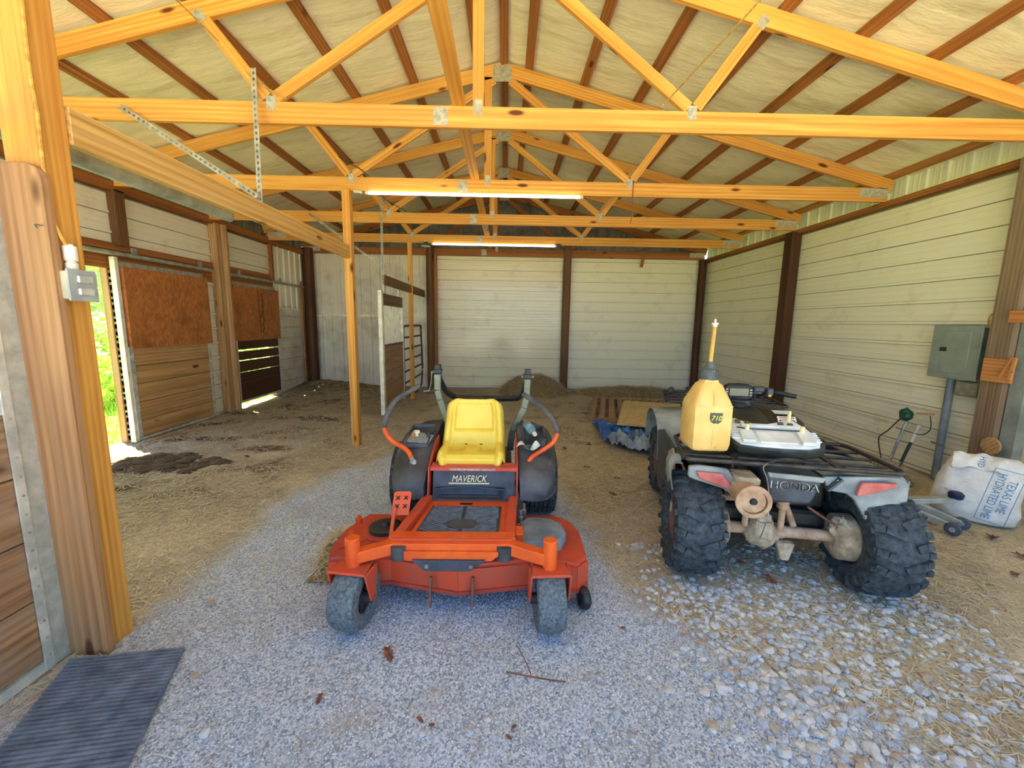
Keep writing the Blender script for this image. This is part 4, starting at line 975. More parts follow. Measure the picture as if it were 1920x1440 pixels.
# front fenders
for sg in (-1, 1):
    fg = MB(); fg.grid(lambda u, v: (sg * (.22 + .36 * u), 1.30 + .42 * math.cos(math.pi * v) * (1 - .06 * u), .44 + .36 * math.sin(math.pi * v) ** .6 - .03 * u * u), 10, 18)
    ab(fg, 'front_fender', K['atvgrey'] if sg < 0 else K['atvblack'])
# body: tank cover, right cowl with warning labels
def blob(secs, nm, mt2, par=None):
    rings = []
    for y, cx, hw, z0, z1 in secs:
        ring = []
        for k in range(16):
            a = 2 * math.pi * k / 16; sx = math.copysign(abs(math.cos(a)) ** .55, math.cos(a)); sz = math.copysign(abs(math.sin(a)) ** .7, math.sin(a))
            ring.append((cx + hw * sx, y, (z0 + z1) / 2 + (z1 - z0) / 2 * sz))
        rings.append(ring)
    return ab(MB().loft(rings), nm, mt2, par, angle=60)
tk = blob([(.34, .04, .13, .55, .70), (.42, .04, .16, .55, .77), (.60, .04, .19, .55, .85), (.85, .05, .20, .55, .90), (1.05, .05, .19, .55, .92), (1.25, .04, .22, .55, .88), (1.60, .03, .30, .55, .82), (1.78, .03, .26, .55, .74)], 'tank_cover', K['atvblack'])
ab(MB().lathe([(.06, 0), (.06, .025), (.05, .032), (0, .034)], (.03, .93, .905), (0, 0, 1), 18), 'fuel_cap', K['black'], tk)
cw = blob([(.48, .27, .11, .55, .74), (.56, .27, .135, .55, .82), (.68, .28, .15, .55, .885), (.85, .29, .155, .55, .905), (1.05, .30, .15, .55, .90), (1.2, .30, .13, .55, .86)], 'cowl', K['atvblack'])
lb_ = mat('white_label', L(236, 234, 226), L(210, 206, 196), 60, .5)
def sticker(c, w, h, n, nm):
    n = Vector(n).normalized(); r_ = Vector((1, 0, 0)); u = n.cross(r_).normalized(); c = Vector(c)
    o = ab(MB().bar(c - u * h / 2, c + u * h / 2, w, .002, up=n), nm, lb_, cw)
    return c, r_, u, n
c, r_, u, n = sticker((.26, .598, .864), .125, .095, (0, -.72, .69), 'warning_label')
bars = MB(); bars.bar(c - r_ * .05 + u * .036 + n * .0022, c + r_ * .05 + u * .036 + n * .0022, .010, .0006, up=n); ab(bars, 'label_band', K['lens'], cw)
ic = MB()
for j in range(4): ic.lathe([(.010, 0), (.010, .0008), (0, .0008)], c + r_ * (-.042 + j * .028) + u * .008 + n * .0015, n, 10)
ab(ic, 'label_icons', K['atvblue'], cw)
sticker((.265, .72, .912), .115, .07, (0, -.18, .98), 'warning_label')
# dashboard and handlebar
dp = blob([(.985, .055, .02, .945, 1.06), (1.0, .055, .115, .935, 1.075), (1.06, .055, .125, .92, 1.08), (1.16, .055, .10, .92, 1.05)], 'instrument_pod', K['black'])
ab(MB().bb(-.03, .115, .974, .984, .985, 1.045), 'screen', mat('lcd_screen', L(120, 126, 104), None, rough=.3), dp)
for j in range(3):
    for x in (-.048, .135): ab(MB().bb(x - .009, x + .009, .980, .990, .985 + j * .022, .997 + j * .022), 'button', K['steel'], dp)
ab(MB().bb(-.04, .14, .965, 1.05, .87, .945), 'switch_panel', K['atvblue'], dp, bevel=.01)
ab(MB().lathe([(.016, 0), (.014, .008), (0, .008)], (.09, .965, .905), (0, -1, 0), 12), 'key_switch', K['steel'], dp)
hb = ab(MB().tube(smooth_pts([(-.38, .90, 1.035), (-.24, .98, 1.03), (-.10, 1.06, .96), (.05, 1.08, .95), (.18, 1.04, .965), (.28, .955, 1.03), (.43, .885, 1.01)], 4), .012, 8), 'handlebar', K['black'])
for a, b in (((-.38, .90, 1.035), (-.27, .96, 1.033)), ((.31, .942, 1.028), (.43, .885, 1.01))):
    ab(MB().tube([a, b], .019, 12), 'hand_grip', K['black'], hb)
ab(MB().bb(.235, .285, .93, .99, 1.0, 1.06), 'switch_block', K['atvblue'], hb, bevel=.008); ab(MB().bb(.245, .268, .925, .932, .995, 1.012), 'yellow_switch', mat('yellow_switch', L(224, 190, 60)), hb)
ab(MB().bb(.15, .235, .96, 1.02, 1.02, 1.065), 'master_cylinder', K['atvblue'], hb, bevel=.01)
ab(MB().bb(-.24, -.17, .95, 1.01, .99, 1.05), 'switch_block', K['atvblue'], hb, bevel=.008)
ab(MB().tube(smooth_pts([(.16, 1.0, 1.0), (.17, .95, .93), (.10, .95, .88), (.05, 1.0, .85)], 4), .008, 6), 'throttle_cable', K['black'], hb)
ab(MB().ball((-.40, 1.45, .93), (.03, .015, .04), 10, 8), 'mirror', K['black'])
# racks
def rack(nm, x0, x1, y0, y1, z, nbar, zb):
    r0 = .05
    loop = [(x0 + r0, y0, z), (x1 - r0, y0, z), (x1 - .012, y0 + .012, z), (x1, y0 + r0, z), (x1 - .03, y1 - r0, zb), (x1 - .06, y1, zb), (x0 + .06, y1, zb), (x0 + .03, y1 - r0, zb), (x0, y0 + r0, z), (x0 + .012, y0 + .012, z)]
    o = ab(MB().tube(loop, .013, 8, closed=True), nm, K['rackblack'])
    for j in range(nbar):
        t = (j + 1) / (nbar + 1); y = y0 + (y1 - y0) * t; zz = z + (zb - z) * t - .012
        ab(MB().tube([(x0 + .02, y, zz), (x1 - .02, y, zz)], .010, 8), 'rack_bar', K['rackblack'], o)
    for x in (x0 + .30, x1 - .30):
        ab(MB().bar((x, y0, z - .008), (x + (.0), y1, zb - .008), .03, .012), 'rack_strut', K['rackblack'], o)
    return o
rr_ = rack('rear_rack', -.60, .53, -.18, .34, .775, 3, .785)
fr_ = rack('front_rack', -.48, .52, 1.18, 1.72, .87, 4, .89)
for x in (-.3, .3):
    ab(MB().tube([(x, -.05, .70), (x, -.05, .77)], .012, 8), 'rack_leg', K['rackblack'], rr_); ab(MB().tube([(x, 1.4, .78), (x, 1.4, .87)], .012, 8), 'rack_leg', K['rackblack'], fr_)
ab(MB().tube(smooth_pts([(-.16, -.185, .79), (-.19, -.2, .76), (-.17, -.215, .70), (-.185, -.30, .62), (-.20, -.34, .52), (-.21, -.30, .38)], 4), .003, 5), 'wire_tie', K['steel'])
ab(MB().tube(smooth_pts([(-.16, -.185, .785), (-.10, -.19, .815), (.0, -.15, .805), (.06, -.1, .79)], 4), .007, 6), 'bent_rod', K['rackblack'])
def aw_(p): return AT.matrix_basis @ Vector(p)
# ------------------------------------------------------------------ fuel jug on the rack
p = aw_((-.45, .045, 0))
JG = thing('fuel_jug', 'square yellow utility jug with a filler hose standing on the quad rack', 'fuel jug', (p.x, p.y, .79), R(-4))
mj, nt, bs = newmat('yellow_polyethylene'); bs.inputs['Roughness'].default_value = .45; bs.inputs['Subsurface Weight'].default_value = .08
_c = ramp(nt, noise(nt, coord(nt, 'Object'), 9, 5), [(.35, L(238, 200, 122)), (.65, L(226, 182, 100))])
_s = noise(nt, coord(nt, 'Object'), 24, 4, .7)
nt.links.new(mix(nt, _c, L(170, 128, 62), ramp(nt, _s, [(.62, (0, 0, 0, 1)), (.74, (.7, .7, .7, 1))])), bs.inputs['Base Color'])
def rsq(hw, z, c=.03, dx=0, dy=0):
    r_ = []
    for sx, sy in ((-1, -1), (1, -1), (1, 1), (-1, 1)):
        pts_ = [(sx * hw, sy * (hw - c)), (sx * (hw - c * .3), sy * (hw - c * .3)), (sx * (hw - c), sy * hw)]
        if sx * sy > 0: r_ += pts_
        else: r_ += pts_[::-1]
    return [(x + dx, y + dy, z) for x, y in r_]
MB().loft([rsq(.092, 0), rsq(.110, .012), rsq(.118, .05), rsq(.118, .27), rsq(.114, .295), rsq(.068, .405, .03), rsq(.05, .42, .025), rsq(.047, .435, .024)]).build('jug_body', mj, JG, angle=40)
MB().tube(smooth_pts([(0, -.052, .415), (.006, -.062, .395), (.01, -.085, .355), (.006, -.108, .31), (.004, -.118, .285)], 4), .014, 8).build('jug_handle', mj, JG)
MB().bar((-.10, -.119, .287), (.105, -.119, .287), .004, .006).build('moulded_ridge', mj, JG); MB().bar((.0, -.119, .04), (.0, -.119, .14), .004, .003, up=(1, 0, 0)).build('mould_seam', mj, JG)
cpm = MB(); cpm.lathe([(.047, .43), (.047, .495), (.03, .505), (.022, .53), (.016, .545), (0, .545)], (0, 0, 0), (0, 0, 1), 26)
for j in range(26):
    a = j * 2 * math.pi / 26; cpm.bar((math.cos(a) * .047, math.sin(a) * .047, .432), (math.cos(a) * .047, math.sin(a) * .047, .492), .006, .006, up=(math.cos(a), math.sin(a), 0))
cpm.build('cap', mat('grey_cap', L(70, 78, 78), L(100, 108, 106), 20, .6), JG)
MB().tube([(0, 0, .54), (.003, 0, .64), (.008, 0, .76)], .0125, 10).build('filler_hose', mat('amber_hose', L(206, 160, 62), L(180, 130, 40), 12, .25), JG)
MB().lathe([(.014, 0), (.014, .02), (.006, .024), (.006, .045), (0, .046)], (.008, 0, .757), (0, 0, 1), 10).build('hose_tip', K['whitepaint'], JG); MB().tube([(-.012, 0, .775), (.028, 0, .775)], .005, 6).build('tip_valve', K['whitepaint'], JG)
cr = [(-.036, .032), (.036, .032), (.038, .0), (.030, -.022), (.012, -.034), (0, -.03), (-.012, -.034), (-.030, -.022), (-.038, 0)]
MB().prism([(x + .012, z + .215) for x, z in cr], -.1205, -.118, 'xz').build('crest', mat('crest_grey', L(70, 74, 66), None), JG)
text('710', .044, mat('crest_yellow', L(244, 232, 70), None), JG, (.012, -.1212, .214), (1, 0, 0), (0, 0, 1), 'lettering', .0006, .95, .25, world=False)
# ------------------------------------------------------------------ seat lying upside down on the rack
p = aw_((-.055, .09, 0))
ST = thing('upturned_saddle', 'removed quad seat lying upside down on the rear rack, white plastic underside up', 'seat', (p.x, p.y, .79), R(-11.5 - 6))
tilt = Matrix.Rotation(R(16), 4, 'X') @ Matrix.Rotation(R(-2), 4, 'Y'); tilt = Matrix.Translation((0, 0, .075)) @ tilt
ol = [(-.235, -.10), (-.20, -.165), (-.10, -.185), (.03, -.19), (.15, -.185), (.225, -.155), (.245, -.10), (.225, .04), (.17, .17), (.12, .19), (.09, .14), (.0, .10), (-.10, .10), (-.17, .14), (-.20, .17), (-.235, .15), (-.255, .0)]
def sc(o_, k, z, dy=0): return [(x * k, y * k + dy, z) for x, y in o_]
MB().loft([sc(ol, .72, -.045), sc(ol, .93, -.035), sc(ol, 1.05, .0), sc(ol, 1.05, .03), sc(ol, 1.0, .04), sc(ol, .95, .032)]).xf(tilt).build('vinyl_cover', mat('black_vinyl', L(28, 32, 32), L(58, 62, 60), 14, .5), ST)
pn_ = MB(); pn_.loft([sc(ol, .965, .028), sc(ol, .94, .044), sc(ol, .86, .05)]).xf(tilt); wp = pn_.build('seat_pan', mat('white_seat_plastic', L(236, 238, 236), L(206, 210, 206), 9, .5), ST)
d_ = MB()
d_.bb(-.09, .11, -.15, -.02, .05, .058)
for x in (-.15, .16): d_.bb(x - .035, x + .035, -.16, -.03, .05, .072)
for j in range(5):
    d_.bb(-.235, -.17, -.11 + j * .024, -.102 + j * .024, .045, .056); d_.bb(.185, .235, -.11 + j * .024, -.102 + j * .024, .045, .056)
d_.bb(-.16, .17, .02, .05, .05, .068)
d_.xf(tilt).build('pan_ribs', wp.data.materials[0], ST, bevel=.003)
pg_ = mat('cream_peg', L(232, 214, 160), None)
for x in (-.14, .155): MB().lathe([(.014, .055), (.012, .10), (.007, .105), (0, .105)], (x, -.03, 0), (0, 0, 1), 10).xf(tilt).build('pan_peg', pg_, ST)
MB().lathe([(.012, .04), (.009, .12), (0, .121)], (.13, .14, 0), (0, 0, 1), 8).xf(tilt).build('pan_peg', pg_, ST)
MB().tube([(-.19, .01, .062), (-.14, -.012, .064), (.155, -.012, .064), (.16, .0, .07)], .004, 6).xf(tilt).build('latch_wire', K['black'], ST)
for x, y in ((-.17, .09), (-.12, .07), (.07, .08), (.12, .07)): MB().bb(x - .014, x + .014, y - .012, y + .012, .04, .066).xf(tilt).build('rubber_pad', mat('olive_rubber', L(90, 96, 72), None), ST)
# ================================================================== tube lights
def emis(name, col, s):
    m_, nt, bs = newmat(name); bs.inputs['Base Color'].default_value = col; bs.inputs['Emission Color'].default_value = col; bs.inputs['Emission Strength'].default_value = s; return m_
K['tube'] = emis('lit_tube', (1.0, .93, .74, 1), TUBE)
def tube_light(x0, x1, y, z, label):
    t = thing('tube_light', label, 'light', ((x0 + x1) / 2, y, z), 0, 'white tube lights')
    MB().tube([(x0 + .03, y, z), (x1 - .03, y, z)], .017, 12).build('tube', K['tube'], t, True)
    for a, b in ((x0, x0 + .035), (x1 - .035, x1)): MB().tube([(a, y, z), (b, y, z)], .020, 12).build('end_cap', K['whitepaint'], t, True)
    for x in (x0 + .3, (x0 + x1) / 2, x1 - .3): MB().bb(x - .008, x + .008, y - .004, y + .004, z + .010, z + .026).build('clip', K['whitepaint'], t, True)
    return t
t = tube_light(-1.66, .88, 5.095, 3.024, 'nearer long white tube light under the second truss')
MB().tube([(-1.80, 5.10, 3.04), (-1.70, 5.095, 3.03)], .016, 8).build('cord_connector', K['whitepaint'], t, True)
tube_light(-1.46, .95, 8.23, 3.028, 'farther long white tube light under the fourth truss')
t = thing('socket_lamp', 'small green lamp holder hanging at the end of the farther tube light', 'lamp holder', (-1.56, 8.2, 2.98))
MB().lathe([(.0, .085), (.035, .08), (.05, .05), (.058, .02), (.058, .0)], (0, 0, 0), (0, 0, 1), 18).build('holder', mat('green_enamel', L(30, 90, 66), None, rough=.35), t)
MB().lathe([(.085, 0), (.085, -.012), (0, -.014)], (0, 0, 0), (0, 0, 1), 18).build('rim_plate', K['whitepaint'], t)
MB().lathe([(.018, .075), (.018, .10), (0, .10)], (0, -.03, 0), (0, 0, 1), 10).build('socket', K['whitepaint'], t)
# ================================================================== cables and ropes
def cord(pts, r, mt, label, name='cord', cat='cord'):
    o = MB().tube(smooth_pts(pts, 5), r, 6).build(name, mt); recentre(o); return tag(o, label, cat, 'cords and ropes')
K['jute'] = mat('jute', L(190, 150, 84), L(150, 110, 56), 60, .9)
K['cable'] = mat('yellow_cable', L(214, 164, 60), L(170, 120, 40), 30, .5)
cord([(1.18, 3.455, 3.22), (1.22, 3.40, 3.26), (1.30, 3.05, 3.31), (1.42, 2.6, 3.39), (1.62, 2.0, 3.62)], .006, K['jute'], 'thin tan rope hanging across the nearest truss on the right', 'rope', 'rope')
cord([(1.475, 5.115, 3.20), (1.47, 5.10, 3.0), (1.475, 5.10, 2.86), (1.46, 5.10, 2.74)], .004, mat('brown_string', L(120, 60, 30), None), 'short brown string hanging from the second truss')
cord([(-2.35, 2.4, 3.75), (-2.2, 3.46, 3.62), (-1.95, 3.455, 3.36), (-1.70, 3.455, 3.215)], .005, K['jute'], 'thin tan cable running down the left web of the nearest truss')
cord([(-1.96, 5.11, 3.42), (-1.86, 5.105, 3.36), (-1.72, 5.105, 3.29), (-1.62, 5.105, 3.215)], .006, K['black'], 'thin black cable on the left web of the second truss')
cord([(-1.92, 6.65, 3.42), (-1.78, 6.655, 3.33), (-1.55, 6.655, 3.215)], .006, K['black'], 'thin black cable on the left web of the third truss')
# switch box with conduit on the front left post
t = thing('switch_box', 'grey light switch box with two rockers on the front left post', 'switch box', (-1.83, 1.81, 1.62))
MB().bb(-1.86, -1.805, 1.762, 1.866, 1.62, 1.735).build('box', mat('cream_box', L(206, 200, 170), L(180, 176, 150), 8, .5), t, True, bevel=.004)
MB().bb(-1.805, -1.795, 1.752, 1.876, 1.612, 1.743).build('cover', mat('grey_cover', L(176, 180, 176), L(150, 154, 150), 9, .45), t, True, bevel=.003)
for z in (1.652, 1.703): MB().bb(-1.795, -1.781, 1.782, 1.848, z - .016, z + .016).build('rocker_guard', K['channel'], t, True, bevel=.005)
MB().lathe([(.021, 0), (.021, .035), (.017, .037), (.017, .043), (.023, .045), (.023, .10), (.021, .105), (.012, .106), (.012, .112), (0, .112)], (-1.835, 1.815, 1.735), (0, 0, 1), 16).build('conduit_fitting', K['whitepaint'], t, True)
MB().tube(smooth_pts([(-1.833, 1.80, 1.84), (-1.842, 1.776, 1.92), (-1.852, 1.774, 2.02), (-1.852, 1.774, 2.18), (-1.846, 1.774, 2.33), (-1.853, 1.774, 2.48), (-1.845, 1.776, 2.8), (-1.85, 1.78, 3.2)], 5), .0075, 8).build('feed_cable', K['cable'], t, True)
o = MB().tube([(-1.848, 1.735, 1.905), (-1.842, 1.70, 1.90), (-1.815, 1.685, 1.885)], .003, 6).build('bent_nail', K['steel']); recentre(o); tag(o, 'bent nail sticking out of the jamb board beside the cable', 'nail')
# ================================================================== right wall: panel, conduit, post fittings
K['panelgrey'] = mat('panel_grey', L(142, 150, 138), L(126, 134, 122), 6, .5)
t = thing('electrical_panel', 'grey electrical panel box on the right wall above a conduit', 'electrical panel', (4.53, 4.03, 1.08))
MB().bb(4.47, 4.592, 3.83, 4.24, 1.085, 1.575).build('cabinet', mat('panel_side', L(96, 100, 94), L(80, 84, 78), 6, .6), t, True)
fc = MB().bb(4.452, 4.47, 3.81, 4.26, 1.065, 1.595).build('front_cover', K['panelgrey'], t, True, bevel=.003)
MB().bb(4.447, 4.453, 3.90, 4.13, 1.12, 1.54).build('door', K['panelgrey'], t, True, bevel=.002)
MB().bb(4.444, 4.449, 4.10, 4.165, 1.335, 1.375).build('latch', K['black'], t, True)
for y, z in ((4.235, 1.48), (3.835, 1.48), (3.835, 1.15), (4.235, 1.15)): MB().lathe([(.007, 0), (.006, .004), (0, .005)], (4.452, y, z), (-1, 0, 0), 8).build('screw', K['steel'], t, True)
MB().tube(smooth_pts([(4.55, 3.86, 1.59), (4.55, 3.86, 1.68), (4.55, 3.80, 1.72), (4.54, 3.725, 1.72)], 4), .008, 6).build('feed_wire', K['cable'], t, True)
cp_ = MB().tube([(4.52, 4.07, 0), (4.52, 4.07, 1.075)], .033, 14).build('conduit', mat('conduit_grey', L(128, 136, 140), L(108, 116, 122), 9, .5), t, True)
MB().bar((4.482, 4.00, .38), (4.482, 4.13, .38), .006, .02).build('conduit_clamp', K['steel'], t, True)
t = thing('outlet_box', 'dusty outlet box with a cover below the electrical panel', 'outlet box', (4.52, 3.88, .93))
MB().bb(4.47, 4.58, 3.80, 3.99, .91, 1.05).build('box', mat('dusty_box', L(116, 112, 98), L(150, 140, 116), 18, .9, 0, .4), t, True, bevel=.012)
MB().bb(4.50, 4.585, 3.745, 3.80, .93, 1.04).build('side_box', K['conduit'] if 'conduit' in K else K['panelgrey'], t, True, bevel=.004)
t = thing('post_bracket', 'orange wooden block with two pegs screwed to the weathered right post', 'wood block', (4.39, 3.58, 1.08))
MB().bb(4.372, 4.399, 3.47, 3.70, 1.09, 1.30).build('block', K['block'], t, True, bevel=.003)
for a, b in (((4.362, 3.545, 1.14), (4.362, 3.475, 1.32)), ((4.362, 3.47, 1.13), (4.362, 3.455, 1.32))): MB().bar(a, b, .02, .022, up=(1, 0, 0)).build('peg', K['block'], t, True)
for y in (3.55, 3.45): MB().lathe([(.008, 0), (.007, .006), (0, .007)], (4.352, y, 1.20), (-1, 0, 0), 8).build('screw', K['steel'], t, True)
o = MB().lathe([(.0, 0), (.075, .0), (.08, .008), (.075, .022), (.03, .026), (0, .026)], (4.398, 3.53, .52), (-1, 0, 0), 12).build('wood_slice', K['plank']); recentre(o); tag(o, 'round wooden slice nailed low on the weathered right post', 'wood slice')
o = MB().bb(4.36, 4.399, 3.40, 3.56, 1.62, 1.72).build('wood_cleat', K['block'], None, bevel=.003); recentre(o); tag(o, 'short orange wooden cleat high on the weathered right post', 'wood block')
# ------------------------------------------------------------------ trimmer leaning on the wall
t = thing('string_trimmer', 'green string trimmer with silver shaft leaning upside down on the right wall', 'trimmer', (4.34, 4.36, 0))
MB().tube([(4.30, 4.38, .0), (4.40, 4.34, .56)], .014, 10).build('shaft', K['steel'], t, True)
MB().tube([(4.34, 4.30, .0), (4.405, 4.26, .34)], .016, 10).build('handle_tube', mat('dark_green_tube', L(36, 56, 46), None, rough=.4), t, True)
MB().tube([(4.405, 4.26, .34), (4.44, 4.235, .53)], .016, 10).build('white_sleeve', K['whitepaint'], t, True)
hd = lump((4.405, 4.36, .62), .065, (.8, 1.0, 1.1), 8, k=.25).build('motor_head', mat('green_plastic', L(24, 84, 56), L(14, 54, 38), 10, .35), t, True)
MB().bar((4.41, 4.25, .66), (4.44, 4.10, .68), .012, .02).build('guard_arm', K['tan'], t, True)
MB().tube(smooth_pts([(4.40, 4.40, .58), (4.37, 4.45, .48), (4.36, 4.50, .40), (4.33, 4.56, .30), (4.32, 4.50, .12), (4.32, 4.46, .02)], 5), .007, 6).build('power_cord', K['black'], t, True)
MB().tube(smooth_pts([(4.38, 4.43, .46), (4.42, 4.20, .44), (4.42, 4.10, .52), (4.43, 4.13, .66)], 5), .005, 6).build('trigger_cord', K['black'], t, True)
# ------------------------------------------------------------------ lime bag
BG = thing('lime_bag', 'slumped white sack of hydrated lime with blue lettering by the right wall', 'sack', (3.92, 3.20, 0))
rings = []
vdir = Vector((-.74, -.67, 0)).normalized(); sdir = Vector((.67, -.74, 0)).normalized()
for z, hw, hd_, off in ((.0, .20, .12, 0), (.02, .235, .15, 0), (.10, .255, .165, 0), (.20, .25, .16, .0), (.30, .24, .14, .005), (.38, .225, .12, .012), (.44, .215, .095, .02), (.50, .20, .06, .03), (.53, .15, .03, .05)):
    ring = []
    for k in range(28):
        a = 2 * math.pi * k / 28; ca, sa = math.cos(a), math.sin(a)
        s_ = math.copysign(abs(ca) ** .75, ca) * hw + off; d_ = math.copysign(abs(sa) ** .75, sa) * hd_
        n_ = 1 + .07 * N3(ca * 2.5, sa * 2.5, z * 7) + .03 * N3(ca * 7, sa * 7, z * 16)
        p_ = sdir * s_ * n_ + vdir * d_ * n_
        ring.append((p_.x, p_.y, max(.0, z + .04 * s_ * (z > .3) + (.012 * N3(ca * 4, sa * 4, z * 9) if z > .01 else 0))))
    rings.append(ring)
K['sack'] = mat('woven_white_sack', L(236, 234, 228), L(214, 210, 202), 10, .65, 0, .5, 14, bdist=.03)
MB().loft(rings).build('sack_body', K['sack'], BG, angle=70)
fold = MB(); fold.grid(lambda u, v: tuple(sdir * (-.16 + .30 * u) + vdir * (.02 + .10 * v + .015 * math.sin(u * 9)) + Vector((0, 0, .545 - .10 * v * v - .05 * (u - .5) ** 2 + .012 * math.sin(u * 14 + v * 3)))), 18, 8); fold.build('folded_flap', K['sack'], BG)
bl = mat('blue_print', L(64, 128, 172), None, rough=.7); rd = mat('red_print', L(196, 110, 140), None, rough=.7)
def onbag(s_, z, lift=.0): 
    d_ = .172 * (1 - abs(s_ / .30) ** 3) ** .6 if z < .34 else .172 * (1 - abs(s_ / .30) ** 3) ** .6 * (1 - (z - .34) * 2.0)
    p_ = sdir * s_ + vdir * (d_ + lift); return Vector((p_.x, p_.y, z))
txr = (-sdir * .15 + Vector((0, 0, -1))).normalized(); txu = (sdir + Vector((0, 0, -.15))).normalized()
for body, s0, z0, sz in (('TEXAS LIME', .150, .27, .068), ('HYDRATED LIME', .085, .265, .066)):
    p_ = onbag(s0, z0, .02); text(body, sz, bl, BG, tuple(p_), tuple(txr), tuple(txu), 'lettering', .0008, .78, 0, world=False)
p_ = onbag(-.0, .50, -.02); text('HYD', .05, bl, BG, (p_.x, p_.y, p_.z), tuple((-sdir * .1 - Vector((0, 0, 1))).normalized()), tuple(sdir), 'lettering', .0008, .9, 0, world=False)
fm = MB(); c_ = onbag(.117, .268, .0195)
q = [c_ + txr * a + txu * b for a, b in ((-.215, -.078), (-.215, .082), (.225, .082), (.225, -.078))]
for a, b in zip(q, q[1:] + q[:1]): fm.bar(a, b, .004, .002, up=tuple(vdir))
fm.build('printed_frame', bl, BG)
p_ = onbag(-.15, .235, .012); text('BEACH', .022, rd, BG, tuple(p_), tuple((sdir + vdir * .35 + Vector((0, 0, -.2))).normalized()), (0, 0, 1), 'lettering', .0006, .9, 0, world=False)
# ------------------------------------------------------------------ floor jack
t = thing('floor_jack', 'silver floor jack with a dark blue saddle lying in front of the lime sack', 'floor jack', (3.46, 3.08, 0))
al = mat('jack_silver', L(190, 196, 190), L(160, 166, 160), 12, .35, .4)
A0, A1 = Vector((3.30, 3.30, .115)), Vector((3.50, 2.93, .055)); ax_ = (A1 - A0).normalized(); sd_ = Vector((ax_.y, -ax_.x, 0)).normalized()
for sg in (-1, 1): MB().bar(A0 + sd_ * sg * .075, A1 + sd_ * sg * .075, .012, .075, h1=.05).build('side_plate', al, t, True, bevel=.004)
_jm = MB(); _jc = (A0 + A1) / 2 + (sd_ if sd_.x < 0 else -sd_) * .0822
for j in range(6): _jm.bar(_jc + ax_ * (-.06 + j * .022), _jc + ax_ * (-.046 + j * .022) + Vector((0, 0, .004 * (-1) ** j)), .001, .012)
_jm.build('worn_print', K['blackprint'], t, True)
for sg in (-1, 1):
    MB().lathe([(.012, -.016), (.045, -.014), (.05, -.008), (.05, .008), (.045, .014), (.012, .016)], A1 + sd_ * sg * .10 + Vector((0, 0, -.004)), sd_, 20).build('wheel', mat('jack_wheel', L(58, 64, 78), L(84, 90, 100), 12, .6), t, True)
    MB().lathe([(.018, -.02), (.018, .02)], A1 + sd_ * sg * .10 + Vector((0, 0, -.004)), sd_, 12).build('wheel_hub', al, t, True)
MB().tube([A1 - sd_ * .12 + Vector((0, 0, -.004)), A1 + sd_ * .12 + Vector((0, 0, -.004))], .01, 8).build('axle', K['steel'], t, True)
MB().bar((3.36, 3.22, .13), (3.70, 3.16, .17), .07, .05, h1=.035).build('lift_arm', al, t, True, bevel=.005)
MB().lathe([(.03, 0), (.045, .01), (.05, .045), (.035, .06), (.0, .06)], (3.71, 3.155, .175), (0, 0, 1), 16).build('saddle', mat('navy_rubber', L(24, 36, 76), None, rough=.5), t, True)
MB().bar((3.60, 3.06, .05), (3.44, 3.22, .13), .02, .03).build('cross_link', al, t, True)
MB().tube([(3.35, 3.25, .15), (3.22, 3.42, .30)], .015, 8).build('handle', K['black'], t, True)
MB().lathe([(.02, -.01), (.02, .01)], (3.37, 3.21, .14), sd_, 12).build('pivot', K['steel'], t, True)
# ================================================================== back of the barn
t = thing('pallet', 'grey wooden pallet on the floor near the back wall, partly under a board', 'pallet', (2.2, 7.1, 0), R(-14))
for j in range(9): MB().bb(-.62 + j * .155 - .05, -.62 + j * .155 + .05, -.95, .95, .085, .105).build('slat', K['grey'], t)
for y in (-.9, 0, .9): MB().bb(-.66, .68, y - .03, y + .03, -.01, .085).build('stringer', K['grey'], t)
o = MB(); bpts = [(1.62, 5.78), (2.95, 5.40), (3.55, 7.30), (2.25, 7.66)]
o.prism(bpts, .112, .126); o = o.build('strand_board', K['osb_pale'], None); recentre(o); tag(o, 'pale strand board sheet lying flat on the pallet behind the quad', 'board')
tp, nt, bs = newmat('blue_tarp'); bs.inputs['Roughness'].default_value = .35
nt.links.new(ramp(nt, noise(nt, coord(nt, 'Object'), 7, 4), [(.35, L(20, 74, 150)), (.6, L(36, 110, 190)), (.8, L(120, 170, 206))]), bs.inputs['Base Color'])
def sheet(c, nu=34, nv=34, amp=.05, seed=0, lift=.02):
    def fn(u, v):
        p_ = Vector(c[0]) * (1 - u) * (1 - v) + Vector(c[1]) * u * (1 - v) + Vector(c[2]) * u * v + Vector(c[3]) * (1 - u) * v
        e = .04 * N3(u * 6 + seed, v * 6, 1)
        h = abs(N3(u * 4 + seed, v * 5, 3)) + .5 * abs(N3(u * 9, v * 9 + seed, 4))
        return (p_.x + e, p_.y + .6 * e, lift + amp * h)
    return MB().grid(fn, nu, nv)
o = sheet([(1.38, 6.35, 0), (1.30, 5.22, 0), (1.80, 4.70, 0), (2.05, 5.55, 0)], amp=.16, seed=3).build('blue_tarp', tp); recentre(o); tag(o, 'crumpled blue tarp on the floor behind the quad', 'tarp')
o = sheet([(1.36, 5.22, 0), (1.34, 4.98, 0), (1.84, 4.52, 0), (1.92, 4.98, 0)], amp=.26, seed=9, lift=.05).build('grey_tarp', mat('silver_tarp', L(156, 166, 172), L(110, 122, 132), 10, .3, .1)); recentre(o); tag(o, 'crumpled silver plastic sheet lying on the blue tarp', 'plastic sheet')
